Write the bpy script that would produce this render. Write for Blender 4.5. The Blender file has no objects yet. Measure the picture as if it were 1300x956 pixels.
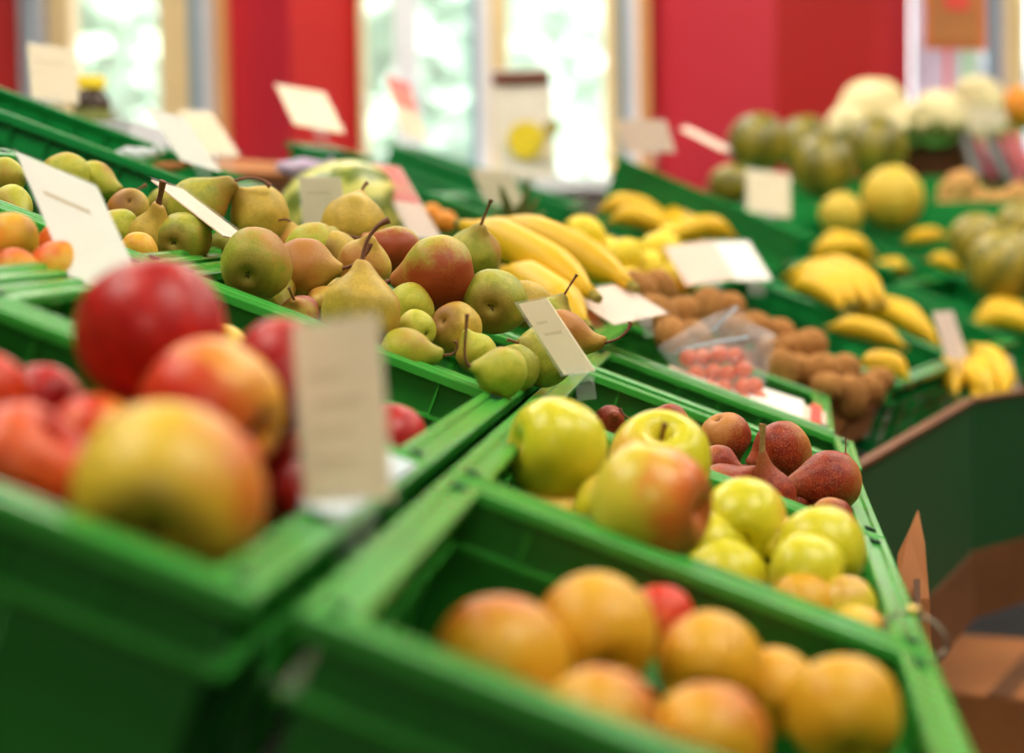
import bpy, bmesh, math, random
from mathutils import Vector, Matrix
random.seed(7)
C = bpy.context.scene.collection
R = math.radians
ZO = 1.30                       # eye height above the shop floor
FPX, PITCH, ROLL = 2600.0, R(3.84), R(-1.0)
PX, PY = 650.0, 433.5
EYE = Vector((0, 0, ZO))
_sp, _cp, _sr, _cr = math.sin(PITCH), math.cos(PITCH), math.sin(ROLL), math.cos(ROLL)
_U = Vector((0, _sp, _cp)); FWD = Vector((0, _cp, -_sp)); _X = Vector((1, 0, 0))
RIGHT = _cr * _X + _sr * _U; UP = -_sr * _X + _cr * _U
def at(x, y, d):
    return EYE + FWD * d + RIGHT * ((x - PX) / FPX * d) + UP * ((PY - y) / FPX * d)
def view(v):                     # a direction given as right / up / towards the eye
    return (RIGHT * v[0] + UP * v[1] - FWD * v[2]).normalized()

# ---------------------------------------------------------------- materials
def newmat(name):
    m = bpy.data.materials.new(name); m.use_nodes = True
    nt = m.node_tree; b = nt.nodes['Principled BSDF']
    return m, nt, b
def srgb(h):
    h = h.lstrip('#'); c = [int(h[i:i + 2], 16) / 255 for i in (0, 2, 4)]
    return tuple((x / 12.92 if x <= .04045 else ((x + .055) / 1.055) ** 2.4) for x in c) + (1,)
def plain(name, col, rough=.5, noise=.06, scale=30, metal=0, bump=0, spec=.5, coat=0):
    m, nt, b = newmat(name); c = srgb(col)
    tc = nt.nodes.new('ShaderNodeTexCoord'); n = nt.nodes.new('ShaderNodeTexNoise'); n.inputs['Scale'].default_value = scale
    n.inputs['Detail'].default_value = 4
    nt.links.new(tc.outputs['Object'], n.inputs['Vector'])
    mx = nt.nodes.new('ShaderNodeMix'); mx.data_type = 'RGBA'
    mx.inputs[6].default_value = tuple(max(0, x * (1 - noise * 3)) for x in c[:3]) + (1,)
    mx.inputs[7].default_value = tuple(min(1, x * (1 + noise * 3)) for x in c[:3]) + (1,)
    nt.links.new(n.outputs['Fac'], mx.inputs[0]); nt.links.new(mx.outputs[2], b.inputs['Base Color'])
    b.inputs['Roughness'].default_value = rough; b.inputs['Metallic'].default_value = metal
    b.inputs['Specular IOR Level'].default_value = spec; b.inputs['Coat Weight'].default_value = coat
    if bump:
        bp = nt.nodes.new('ShaderNodeBump'); bp.inputs['Strength'].default_value = bump; bp.inputs['Distance'].default_value = .002
        nt.links.new(n.outputs['Fac'], bp.inputs['Height']); nt.links.new(bp.outputs[0], b.inputs['Normal'])
    return m
def fruit(name, base, second, blush=None, amount=.5, direction=(1, 0, .3), speck=None, speck_amt=.25, rough=.35,
          ends=None, streak=1.0, nscale=2.2, bump=.0, coat=.0, spec=.32, low=None):
    """Skin colour: two tones by noise, a blush on the sunny cheek, specks and a russet stem end."""
    m, nt, b = newmat(name); N = nt.nodes.new; L = nt.links.new
    tc = N('ShaderNodeTexCoord'); oi = N('ShaderNodeObjectInfo')
    off = N('ShaderNodeVectorMath'); off.operation = 'SCALE'; off.inputs['Scale'].default_value = 40
    cv = N('ShaderNodeCombineXYZ')
    for i in range(3): L(oi.outputs['Random'], cv.inputs[i])
    L(cv.outputs[0], off.inputs[0])
    ad = N('ShaderNodeVectorMath'); ad.operation = 'ADD'; L(tc.outputs['Object'], ad.inputs[0]); L(off.outputs[0], ad.inputs[1])
    mp = N('ShaderNodeMapping'); mp.inputs['Scale'].default_value = (streak, streak, 1 / streak); L(ad.outputs[0], mp.inputs['Vector'])
    n = N('ShaderNodeTexNoise'); n.inputs['Scale'].default_value = nscale; n.inputs['Detail'].default_value = 6; n.inputs['Roughness'].default_value = .62
    L(mp.outputs[0], n.inputs['Vector'])
    r1 = N('ShaderNodeMapRange'); r1.inputs[1].default_value = .35; r1.inputs[2].default_value = .65; L(n.outputs['Fac'], r1.inputs[0])
    mx = N('ShaderNodeMix'); mx.data_type = 'RGBA'; mx.inputs[6].default_value = srgb(base); mx.inputs[7].default_value = srgb(second)
    L(r1.outputs[0], mx.inputs[0]); cur = mx.outputs[2]
    if blush:
        dt = N('ShaderNodeVectorMath'); dt.operation = 'DOT_PRODUCT'; L(tc.outputs['Object'], dt.inputs[0])
        dt.inputs[1].default_value = Vector(direction).normalized()
        ma = N('ShaderNodeMath'); ma.operation = 'MULTIPLY_ADD'; L(n.outputs['Fac'], ma.inputs[0]); ma.inputs[1].default_value = 1.6
        L(dt.outputs['Value'], ma.inputs[2])
        mr = N('ShaderNodeMapRange'); c0 = .8 + (0.5 - amount) * 2.4
        mr.inputs[1].default_value = c0 - .45; mr.inputs[2].default_value = c0 + .55; mr.interpolation_type = 'SMOOTHSTEP'
        L(ma.outputs[0], mr.inputs[0])
        m2 = N('ShaderNodeMix'); m2.data_type = 'RGBA'; m2.inputs[7].default_value = srgb(blush)
        L(mr.outputs[0], m2.inputs[0]); L(cur, m2.inputs[6]); cur = m2.outputs[2]
    if ends:
        sx = N('ShaderNodeSeparateXYZ'); L(tc.outputs['Object'], sx.inputs[0])
        mr = N('ShaderNodeMapRange'); mr.inputs[1].default_value = .75; mr.inputs[2].default_value = 1.5; mr.inputs[4].default_value = .75
        L(sx.outputs[2], mr.inputs[0])
        m2 = N('ShaderNodeMix'); m2.data_type = 'RGBA'; m2.inputs[7].default_value = srgb(ends); L(mr.outputs[0], m2.inputs[0]); L(cur, m2.inputs[6]); cur = m2.outputs[2]
    if low:                      # a ring of another colour round the calyx
        sx = N('ShaderNodeSeparateXYZ'); L(tc.outputs['Object'], sx.inputs[0])
        mr = N('ShaderNodeMapRange'); mr.inputs[1].default_value = -.68; mr.inputs[2].default_value = -.95; mr.inputs[4].default_value = .8
        L(sx.outputs[2], mr.inputs[0])
        m2 = N('ShaderNodeMix'); m2.data_type = 'RGBA'; m2.inputs[7].default_value = srgb(low); L(mr.outputs[0], m2.inputs[0]); L(cur, m2.inputs[6]); cur = m2.outputs[2]
    if speck:
        v = N('ShaderNodeTexVoronoi'); v.inputs['Scale'].default_value = 17; L(ad.outputs[0], v.inputs['Vector'])
        mr = N('ShaderNodeMapRange'); mr.inputs[1].default_value = .36; mr.inputs[2].default_value = .14; mr.inputs[3].default_value = 0; mr.inputs[4].default_value = speck_amt
        L(v.outputs['Distance'], mr.inputs[0])
        m2 = N('ShaderNodeMix'); m2.data_type = 'RGBA'; m2.inputs[7].default_value = srgb(speck); L(mr.outputs[0], m2.inputs[0]); L(cur, m2.inputs[6]); cur = m2.outputs[2]
    L(cur, b.inputs['Base Color'])
    b.inputs['Roughness'].default_value = rough; b.inputs['Coat Weight'].default_value = coat; b.inputs['Specular IOR Level'].default_value = spec
    b.inputs['Coat Roughness'].default_value = .2
    if bump:
        bn = N('ShaderNodeTexNoise'); bn.inputs['Scale'].default_value = 9; bn.inputs['Detail'].default_value = 5; L(ad.outputs[0], bn.inputs['Vector'])
        bp = N('ShaderNodeBump'); bp.inputs['Strength'].default_value = bump; bp.inputs['Distance'].default_value = .08
        L(bn.outputs['Fac'], bp.inputs['Height']); L(bp.outputs[0], b.inputs['Normal'])
    return m
def striped(name, a, c, n=10, rough=.35, net=0):
    m, nt, b = newmat(name); N = nt.nodes.new; L = nt.links.new
    tc = N('ShaderNodeTexCoord'); sx = N('ShaderNodeSeparateXYZ'); L(tc.outputs['Object'], sx.inputs[0])
    at2 = N('ShaderNodeMath'); at2.operation = 'ARCTAN2'; L(sx.outputs[1], at2.inputs[0]); L(sx.outputs[0], at2.inputs[1])
    no = N('ShaderNodeTexNoise'); no.inputs['Scale'].default_value = 4; no.inputs['Detail'].default_value = 5; L(tc.outputs['Object'], no.inputs['Vector'])
    ma = N('ShaderNodeMath'); ma.operation = 'MULTIPLY_ADD'; L(at2.outputs[0], ma.inputs[0]); ma.inputs[1].default_value = n; 
    m3 = N('ShaderNodeMath'); m3.operation = 'MULTIPLY'; L(no.outputs['Fac'], m3.inputs[0]); m3.inputs[1].default_value = 6; L(m3.outputs[0], ma.inputs[2])
    si = N('ShaderNodeMath'); si.operation = 'SINE'; L(ma.outputs[0], si.inputs[0])
    mr = N('ShaderNodeMapRange'); mr.inputs[1].default_value = -.4; mr.inputs[2].default_value = .5; L(si.outputs[0], mr.inputs[0])
    mx = N('ShaderNodeMix'); mx.data_type = 'RGBA'; mx.inputs[6].default_value = srgb(a); mx.inputs[7].default_value = srgb(c)
    L(mr.outputs[0], mx.inputs[0]); L(mx.outputs[2], b.inputs['Base Color']); b.inputs['Roughness'].default_value = rough
    return m
M = {}
M['crate'] = plain('green_crate_plastic', '3ea03a', .24, .02, 30, bump=.012)  # yellower than the far crates: warm light put into the green
M['crate_shaded'] = plain('green_crate_plastic_shaded', '257a28', .36, .02, 30, bump=.012)  # same plastic as the rims, wall shade put into a darker green
M['far_crate'] = plain('dark_green_crate_plastic', '15893f', .27, .05, 40)
M['dark_mark'] = plain('moulded_mark', '0b3a1a', .6)
M['clear'], _nt, _b = newmat('clear_plastic')
_b.inputs['Base Color'].default_value = (.95, .95, .95, 1); _b.inputs['Roughness'].default_value = .12; _b.inputs['Alpha'].default_value = .10
_b.inputs['IOR'].default_value = 1.45
_n = _nt.nodes.new('ShaderNodeTexNoise'); _n.inputs['Scale'].default_value = 90
_p = _nt.nodes.new('ShaderNodeBump'); _p.inputs['Strength'].default_value = .2; _nt.links.new(_n.outputs[0], _p.inputs['Height']); _nt.links.new(_p.outputs[0], _b.inputs['Normal'])
M['bag'], _nt, _b = newmat('crinkled_film')
_b.inputs['Base Color'].default_value = (.9, .92, .97, 1); _b.inputs['Roughness'].default_value = .1; _b.inputs['Alpha'].default_value = .13; _b.inputs['Specular IOR Level'].default_value = 1.0
_n = _nt.nodes.new('ShaderNodeTexNoise'); _n.inputs['Scale'].default_value = 40; _n.inputs['Detail'].default_value = 5
_p = _nt.nodes.new('ShaderNodeBump'); _p.inputs['Strength'].default_value = .8; _nt.links.new(_n.outputs[0], _p.inputs['Height']); _nt.links.new(_p.outputs[0], _b.inputs['Normal'])
M['paper'] = plain('cream_card', 'e6d3ae', .7, .03, 25)
M['paper_white'] = plain('white_card', 'f3efe4', .5, .02, 25)
M['paper_pink'] = plain('pinkish_card', 'e9cdb8', .7, .04, 25)
M['red_print'] = plain('red_print', 'e2432f', .5)
M['orange_print'] = plain('orange_print', 'd86a2c', .5)
M['ink'] = plain('grey_ink', 'cdb890', .7)
M['red_wall'] = plain('red_wall_paint', 'c01816', .55, .02, 3)
M['red_wall_sheen'] = plain('red_wall_paint_sheen', 'c6283a', .5, .02, 3)  # same red paint, window sheen put into a pinker colour
M['beige_frame'] = plain('beige_window_wood', 'e3c690', .5, .04, 6)
M['orange_frame'] = plain('orange_window_wood', 'd79a5c', .5, .04, 6)
M['white_frame'] = plain('white_window_frame', 'e9e9f0', .4, .02)
M['blue_frame'] = plain('blue_grey_gasket', '7c98ab', .4, .02)
M['floor'] = plain('dark_shop_floor', '1b1820', .4, .2, 6)
M['wood'] = plain('brown_board', '70431f', .6, .12, 12)
M['cardboard'] = plain('brown_cardboard', 'b5713c', .75, .08, 10)
M['apron'] = plain('dark_green_board', '0c4a20', .55, .05, 3)
M['dark'] = plain('dark_underframe', '241c16', .8)
M['stem'] = plain('brown_stem', '75452a', .7, .2, 6, bump=.3)
M['stem_pale'] = plain('pale_tan_stem', 'a37a42', .7, .2, 6, bump=.3)
M['calyx'] = plain('dark_calyx', '33210f', .9, .2, 8)
M['pear_green'] = fruit('green_pear_skin', '8a9228', 'b6ac3c', 'ae7a30', .30, (1, .3, .4), '7a5a20', .45, .5, '93772f', low='7a5a20', bump=.06)
M['pear_gold'] = fruit('golden_pear_skin', 'b09634', 'cdaa44', 'ac702c', .40, (.6, .9, -.2), '7a4e1c', .45, .5, 'b58b3a', low='7a5220', bump=.06)
M['pear_blush'] = fruit('blushed_pear_skin', 'a6a034', 'c4aa40', '98421c', .56, (1, 0, 0), '6e3414', .45, .46, 'b5643a', bump=.05)
M['pear_yellow'] = fruit('yellow_green_pear_skin', 'a9ac2c', 'c6c040', 'ae8c30', .22, (1, .3, .4), '7c6a20', .45, .5, '9a9a35', bump=.06)
M['pear_red'] = fruit('red_pear_skin', 'a03616', '741a0e', 'b87434', .38, (-.2, .2, -1), 'd89a58', .5, .46, '9a5028', bump=.05, nscale=3.4, low='c08038')
M['apple_red'] = fruit('red_apple_skin', 'a00a14', 'bc1812', 'dc5c24', .24, (.6, .2, .8), 'e8a060', .15, .38, streak=1.6, coat=.04)
M['apple_orange'] = fruit('orange_red_apple_skin', 'cc2412', 'd8481c', 'e2a038', .40, (1, 0, -.3), 'f0c070', .12, .4, streak=1.6, coat=.04)
M['apple_yellowred'] = fruit('yellow_apple_skin_with_red_cheek', 'd9b02c', 'e0bd3c', 'd6601e', .28, (1, .2, .3), None, .2, .42, coat=.04, low='5c3c10')
M['apple_green'] = fruit('yellow_green_apple_skin', 'cac41a', 'd9cd2c', 'd8a04a', .22, (-1, 0, .3), 'e6df8a', .3, .32, coat=.04)
M['apple_blush'] = fruit('yellow_apple_skin_with_orange_cheek', 'd2c136', 'd8bd3a', 'dd6e2c', .5, (.2, .3, -1), 'ecd080', .25, .32, coat=.04, low='7a5020')
M['apple_amber'] = fruit('amber_apple_skin', 'd59a1a', 'dba824', 'c86a1c', .36, (-.6, .2, .7), 'ecc878', .12, .42, coat=.04)
M['peach'] = fruit('orange_peach_skin', 'e0982a', 'dcb030', 'dc5c24', .34, (.5, .3, .8), None, .2, .45)
M['banana'] = fruit('banana_skin', 'dcaa12', 'e6ba20', 'b88414', .16, (0, 0, 1), '90601c', .12, .45)
M['banana_tip'] = plain('banana_tip', '8f8030', .8)
M['lemon'] = fruit('lemon_skin', 'eccb1c', 'f0d634', None, rough=.42, bump=.15)
M['orange'] = fruit('orange_skin', 'e0861c', 'e8962c', None, rough=.42, bump=.1)
M['kiwi'] = fruit('kiwi_skin', '9c682e', 'b47c3e', None, rough=.8, bump=.25, speck='6a4018', speck_amt=.4)
M['potato'] = fruit('tan_skin', 'c08a4a', 'cc9a5c', None, rough=.7, bump=.1)
M['cantaloupe'] = fruit('yellow_melon_skin', 'd0ae36', 'd9ba46', None, rough=.5, bump=.15)
M['melon'] = striped('striped_green_melon_skin', '665f18', '8c7e22', 5)
M['watermelon'] = striped('pale_striped_melon_skin', '6c7a22', 'd0cc66', 8)
M['melon_yellow'] = striped('mottled_yellow_green_melon_skin', '7c7424', 'a8922e', 7)
M['tomato'] = fruit('small_tomato_skin', 'c83a0c', 'dc6418', None, rough=.22, coat=.4)
M['cream_veg'] = fruit('cream_vegetable', 'ead9a0', 'f0e2b4', None, rough=.7, bump=.5)
M['basket'] = plain('reddish_brown_wood', '6a2c12', .6, .25, 9)
M['leaf'] = plain('olive_leaf', '6a7030', .6, .1, 6)
M['aubergine'] = plain('dark_vegetable_skin', '38352e', .3, .1, 4)
M['rhubarb'] = plain('pink_red_stalk', 'b03c50', .4, .1, 4)
M['glass_jar'] = plain('dark_jar', '33200e', .15, .05)
M['yellow_lid'] = plain('yellow_lid', 'e6c92c', .35)
M['sill'] = plain('white_sill', 'eef1f4', .35, .02)
M['steel'] = plain('steel_wire', '8a8270', .3, .05, 20, metal=.9)
M['brass'] = plain('brass_bead', 'e0c070', .25, .05, 20, metal=.8)
M['tray_white'] = plain('white_tray', 'e8eaf2', .3)
M['strip'] = plain('pale_reflection_strip', 'c4d6e2', .15)  # reflections on clear plastic put into a pale opaque colour
M['ceiling_paint'] = plain('grey_ceiling_paint', 'a8a49c', .8)
M['room_paint'] = plain('muted_wall_paint', 'a89c88', .8)
M['foliage'] = plain('overexposed_foliage', 'b4d8bc', .8, .2, 2)  # leaf green bleached: overexposed daylight put into the colour
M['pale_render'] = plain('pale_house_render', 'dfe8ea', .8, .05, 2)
M['asphalt'] = plain('pale_paving', 'c3c9c6', .8, .1, 2)
M['purple_poster'] = plain('lilac_print', 'cdb6dc', .5, .2, 8)
M['label_white'] = plain('white_label', 'f4e6d6', .4, .05, 20)
m, nt, b = newmat('window_glass'); b.inputs['Base Color'].default_value = (.92, .98, .97, 1); b.inputs['Alpha'].default_value = .12; b.inputs['Roughness'].default_value = .03; M['glass'] = m
m, nt, b = newmat('lamp_diffuser'); b.inputs['Base Color'].default_value = (1, 1, 1, 1); b.inputs['Emission Color'].default_value = (1, .93, .80, 1); b.inputs['Emission Strength'].default_value = 8.2; M['lamp'] = m

# ---------------------------------------------------------------- object helpers
def link(name, me, mat=None, parent=None, smooth=False):
    o = bpy.data.objects.new(name, me); C.objects.link(o)
    if mat is not None and not me.materials: me.materials.append(mat)
    if smooth:
        for p in me.polygons: p.use_smooth = True
    if parent is not None: o.parent = parent
    return o
def mesh(name, bm):
    me = bpy.data.meshes.new(name); bmesh.ops.recalc_face_normals(bm, faces=bm.faces[:]); bm.to_mesh(me); bm.free(); return me
def obj(name, bm, mat, parent=None, smooth=False, bevel=0):
    o = link(name, mesh(name, bm), mat, parent, smooth)
    if bevel:
        md = o.modifiers.new('bevel', 'BEVEL'); md.width = bevel; md.segments = 2; md.limit_method = 'ANGLE'
    return o
def tag(o, label=None, cat=None, group=None, kind=None):
    if label: o['label'] = label
    if cat: o['category'] = cat
    if group: o['group'] = group
    if kind: o['kind'] = kind
    return o
def empty(name, loc=(0, 0, 0), label=None, cat=None, group=None, mat=None):
    o = bpy.data.objects.new(name, None); C.objects.link(o); o.empty_display_size = .05
    if mat is not None: o.matrix_world = mat
    else: o.location = loc
    return tag(o, label, cat, group)
def box(bm, x0, x1, y0, y1, z0, z1, mtx=None):
    v = [bm.verts.new((x, y, z)) for x in (x0, x1) for y in (y0, y1) for z in (z0, z1)]
    if mtx is not None:
        for q in v: q.co = mtx @ q.co
    for f in ((0, 1, 3, 2), (4, 6, 7, 5), (0, 4, 5, 1), (2, 3, 7, 6), (0, 2, 6, 4), (1, 5, 7, 3)):
        bm.faces.new([v[i] for i in f])
def tube(bm, pts, rads, n=10, cap=True):
    pts = [Vector(p) for p in pts]; rings = []
    t0 = (pts[1] - pts[0]).normalized(); u = t0.orthogonal().normalized()
    for i, p in enumerate(pts):
        t = (pts[min(i + 1, len(pts) - 1)] - pts[max(i - 1, 0)]).normalized()
        u = (u - t * u.dot(t)).normalized(); w = t.cross(u)
        r = rads[i] if hasattr(rads, '__len__') else rads
        rings.append([bm.verts.new(p + (u * math.cos(2 * math.pi * k / n) + w * math.sin(2 * math.pi * k / n)) * r) for k in range(n)])
    for a, b_ in zip(rings, rings[1:]):
        for k in range(n): bm.faces.new((a[k], a[(k + 1) % n], b_[(k + 1) % n], b_[k]))
    if cap: bm.faces.new(rings[0][::-1]); bm.faces.new(rings[-1])
def catmull(P, m=5):
    out = []
    for i in range(len(P) - 1):
        p0 = P[max(i - 1, 0)]; p1 = P[i]; p2 = P[i + 1]; p3 = P[min(i + 2, len(P) - 1)]
        for k in range(m):
            t = k / m
            out.append(tuple(.5 * (2 * b + (c - a) * t + (2 * a - 5 * b + 4 * c - d) * t * t + (3 * b - a - 3 * c + d) * t ** 3) for a, b, c, d in zip(p0, p1, p2, p3)))
    out.append(tuple(P[-1])); return out
def lathe(name, prof, n=28, bend=0, wob=0, lobes=0, seed=0, sub=4, squash=1.0):
    """prof: (z, r) from the calyx to the stem end."""
    rnd = random.Random(seed); ph = [rnd.uniform(0, 6.28) for _ in range(6)]
    P = catmull(prof, sub); bm = bmesh.new(); rings = []
    for z, r in P[1:-1]:
        r = max(r, .004); ring = []
        for k in range(n):
            a = 2 * math.pi * k / n
            f = 1 + wob * (math.sin(2 * a + ph[0] + z * 1.3) + .6 * math.sin(3 * a + ph[1] - z * 2) + .4 * math.sin(5 * a + ph[2] + 3 * z))
            if lobes: f += lobes * math.cos(5 * a) * max(0, -z) ** 2
            zz = z + (lobes * .5 * math.cos(5 * a) * (1 if z < -.5 else 0) * min(r, .5))
            bx = bend * max(0, z) ** 2
            ring.append(bm.verts.new((r * f * math.cos(a) + bx, r * f * math.sin(a) * squash, zz)))
        rings.append(ring)
    for a, b_ in zip(rings, rings[1:]):
        for k in range(n): bm.faces.new((a[k], a[(k + 1) % n], b_[(k + 1) % n], b_[k]))
    for ring, (z, r), s in ((rings[0], P[0], 1), (rings[-1], P[-1], -1)):
        c = bm.verts.new((bend * max(0, z) ** 2, 0, z))
        for k in range(n): bm.faces.new((ring[k], ring[(k + 1) % n], c)[::s])
    me = mesh(name, bm)
    for p in me.polygons: p.use_smooth = True
    return me

# ---------------------------------------------------------------- fruit library (radius 1, stem along +Z)
PEAR = [(-.84, 0), (-.90, .10), (-.96, .24), (-.93, .42), (-.78, .68), (-.42, .93), (0, 1), (.4, .92), (.75, .70), (1.05, .49), (1.3, .37), (1.5, .27), (1.58, .14), (1.56, 0)]
SQUAT = [(-.80, 0), (-.86, .10), (-.93, .26), (-.90, .46), (-.72, .74), (-.38, .95), (0, 1), (.36, .94), (.66, .70), (.88, .46), (1.06, .31), (1.21, .20), (1.27, .10), (1.24, 0)]
LONG = [(-.86, 0), (-.93, .10), (-.99, .24), (-.96, .42), (-.8, .68), (-.42, .93), (0, 1), (.45, .88), (.85, .62), (1.15, .44), (1.4, .33), (1.65, .24), (1.85, .16), (1.95, .09), (1.97, 0)]
APPLE = [(-.62, 0), (-.66, .07), (-.78, .17), (-.87, .34), (-.82, .55), (-.58, .8), (-.2, .96), (.12, 1), (.45, .94), (.72, .74), (.84, .5), (.8, .3), (.66, .15), (.5, .06), (.46, 0)]
ME = {}
for i in range(3):
    ME['pear%d' % i] = lathe('pear', PEAR, bend=(.08, -.16, .22)[i], wob=.03, seed=i)
    ME['squat%d' % i] = lathe('pear', SQUAT, bend=(.0, .1, -.12)[i], wob=.036, seed=10 + i)
    ME['long%d' % i] = lathe('pear', LONG, bend=(.04, .13, -.1)[i], wob=.03, seed=20 + i)
    ME['apple%d' % i] = lathe('apple', APPLE, wob=.016, lobes=(.03, .05, .04)[i], seed=30 + i, n=30)
EGG = [(-1.28, 0), (-1.26, .16), (-1.12, .5), (-.7, .85), (0, 1), (.7, .85), (1.12, .5), (1.26, .16), (1.28, 0)]
ME['kiwi'] = lathe('kiwi', EGG, n=20, wob=.02)
LEM = [(-1.42, 0), (-1.38, .1), (-1.2, .26), (-1.0, .56), (-.6, .86), (0, 1), (.6, .86), (1.0, .56), (1.16, .28), (1.3, .14), (1.34, 0)]
ME['lemon'] = lathe('lemon', LEM, n=20, wob=.02)
SPH = [(-1, 0), (-.99, .15), (-.86, .5), (-.5, .86), (0, 1), (.5, .86), (.86, .5), (.99, .15), (1, 0)]
ME['round'] = lathe('round', SPH, n=28, wob=.008)
MEL = [(-1.12, 0), (-1.1, .2), (-.92, .6), (-.5, .9), (0, 1), (.5, .9), (.92, .6), (1.1, .2), (1.12, 0)]
ME['melon'] = lathe('melon', MEL, n=32, wob=.01)
def stem_mesh(pts, rads, name='stem'):
    bm = bmesh.new(); P = catmull([tuple(p) + (r,) for p, r in zip(pts, rads)], 4)
    tube(bm, [p[:3] for p in P], [p[3] for p in P], 8); me = mesh(name, bm)
    for p in me.polygons: p.use_smooth = True
    return me
STEM = {
    'straight': stem_mesh([(0, 0, -.12), (.02, 0, .2), (.05, .02, .6), (.08, .02, .95), (.09, .02, 1.08)], [.07, .055, .05, .06, .10]),
    'curved': stem_mesh([(0, 0, -.12), (.05, 0, .2), (.2, 0, .55), (.48, 0, .85), (.78, 0, .98)], [.075, .055, .05, .06, .10]),
    'hook': stem_mesh([(0, 0, -.12), (.02, 0, .25), (.14, 0, .5), (.42, 0, .62), (.62, 0, .52)], [.08, .06, .055, .055, .08]),
    'thick': stem_mesh([(0, 0, -.15), (.01, 0, .1), (.06, 0, .5), (.1, 0, .95), (.12, 0, 1.05)], [.16, .13, .12, .15, .16]),
    'bent': stem_mesh([(0, 0, -.15), (.04, 0, .1), (.3, 0, .26), (.9, 0, .34), (1.6, 0, .36), (2.0, 0, .38)], [.09, .07, .06, .06, .065, .09]),
    'short': stem_mesh([(0, 0, -.15), (.0, 0, .1), (.05, 0, .35), (.1, 0, .45)], [.05, .045, .05, .07]),
}
for m_ in STEM.values(): m_.materials.append(None)
def calyx_mesh():
    bm = bmesh.new()
    for k in range(5):
        a = k * 1.257; t = Vector((math.cos(a), math.sin(a), 0)); s = Vector((-math.sin(a), math.cos(a), 0))
        p = [t * .03 + s * .05, t * .03 - s * .05, t * .13 - s * .04 + Vector((0, 0, -.05)), t * .2 + Vector((0, 0, -.03)), t * .13 + s * .04 + Vector((0, 0, -.05))]
        lo = [bm.verts.new(q) for q in p]; hi = [bm.verts.new(q + Vector((0, 0, .025))) for q in p]
        bm.faces.new(lo); bm.faces.new(hi[::-1])
        for i in range(5): bm.faces.new((lo[i], hi[i], hi[(i + 1) % 5], lo[(i + 1) % 5]))
    return mesh('calyx', bm)
CAL = calyx_mesh()
_mcache = {}
def with_mat(me, key, mat):
    k = (me.name, key)
    if k not in _mcache:
        c = me.copy(); c.materials.clear(); c.materials.append(mat); _mcache[k] = c
    return _mcache[k]
KIND = {   # shape prefix, top of the stem axis, bend by variant, name, category
    'pear': (1.56, (.08, -.16, .22)), 'squat': (1.24, (0, .1, -.12)), 'long': (1.95, (.04, .13, -.1)), 'apple': (.48, (0, 0, 0))}
def axis_matrix(loc, zdir, spin, s):
    z = zdir.normalized(); x = z.orthogonal().normalized(); y = z.cross(x)
    m3 = Matrix((x, y, z)).transposed() @ Matrix.Rotation(spin, 3, 'Z')
    return Matrix.Translation(loc) @ m3.to_4x4() @ Matrix.Diagonal((s, s, s, 1))
def make_fruit(shape, mat, x, y, rp, d, ax, label, group=None, stem='straight', var=None, spin=None, calyx=True, bendto=None, name=None, cat=None, stem_mat='stem', stem_len=1.0):
    """Widest section centred at (x, y) of the view at distance d, rp pixels in radius."""
    s = rp / FPX * d; loc = at(x, y, d)
    var = random.randrange(3) if var is None else var
    spin = random.uniform(0, 6.28) if spin is None else spin
    z = view(ax)
    if bendto is not None:      # turn the bend / stem curve towards a view direction
        zz = z; x0 = zz.orthogonal().normalized(); y0 = zz.cross(x0); t = view(bendto)
        spin = math.atan2(t.dot(y0), t.dot(x0))
    mw = axis_matrix(loc, z, spin, s)
    if shape in KIND:
        top, bends = KIND[shape]; me = ME['%s%d' % (shape, var)]
    else:
        top, bends, me = 1, (0, 0, 0), ME[shape]
    nm = name or ('apple' if shape == 'apple' else 'pear')
    o = bpy.data.objects.new(nm, with_mat(me, mat, M[mat])); C.objects.link(o); o.matrix_world = mw
    tag(o, label, cat or nm, group)
    if shape in KIND:
        if stem:
            c = bpy.data.objects.new('stem', with_mat(STEM[stem], stem_mat, M[stem_mat])); C.objects.link(c); c.parent = o
            b_ = bends[var]; c.location = (b_ * top * top, 0, top)
            c.rotation_euler = (0, math.atan(2 * b_ * top) * .8, 0); c.scale = (1, 1, stem_len)
        if calyx:
            c = bpy.data.objects.new('calyx', with_mat(CAL, 'calyx', M['calyx'])); C.objects.link(c); c.parent = o
            c.location = (0, 0, {'pear': -.85, 'squat': -.81, 'long': -.87, 'apple': -.64}[shape] - .015)
            c.scale = (1, 1, 1) if shape != 'apple' else (.8, .8, 1)
    return o

# ---------------------------------------------------------------- crates
YAW, SL, DD, SS = R(7.36), R(21.0), .40, .30
ORG = Vector((-.098, .774, -.150 + ZO))
def dirs(yaw, sl):
    D = Vector((math.sin(yaw), math.cos(yaw), 0)); H = Vector((math.cos(yaw), -math.sin(yaw), 0))
    S = H * math.cos(sl) + Vector((0, 0, -math.sin(sl))); return S, D, S.cross(D)
S0, D0, N0 = dirs(YAW, SL)
def P3(a, b, h=0): return ORG + D0 * (DD * a) + S0 * (SS * (b - 1)) + N0 * h
def frame(S, D, N, o): 
    m = Matrix((S, D, N)).transposed().to_4x4(); m.translation = o; return m
def ring(bm, prof, w, d, kx=1.0):
    """Sweep a closed (offset, z) profile round a w x d rectangle with mitred corners."""
    cs = [(1, 1), (-1, 1), (-1, -1), (1, -1)]; rings = []
    for sx, sy in cs:
        rings.append([bm.verts.new((sx * (w / 2 + o * kx), sy * (d / 2 + o), z)) for o, z in prof])
    n = len(prof)
    for i in range(4):
        a, b_ = rings[i], rings[(i + 1) % 4]
        for k in range(n): bm.faces.new((a[k], a[(k + 1) % n], b_[(k + 1) % n], b_[k]))
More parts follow.
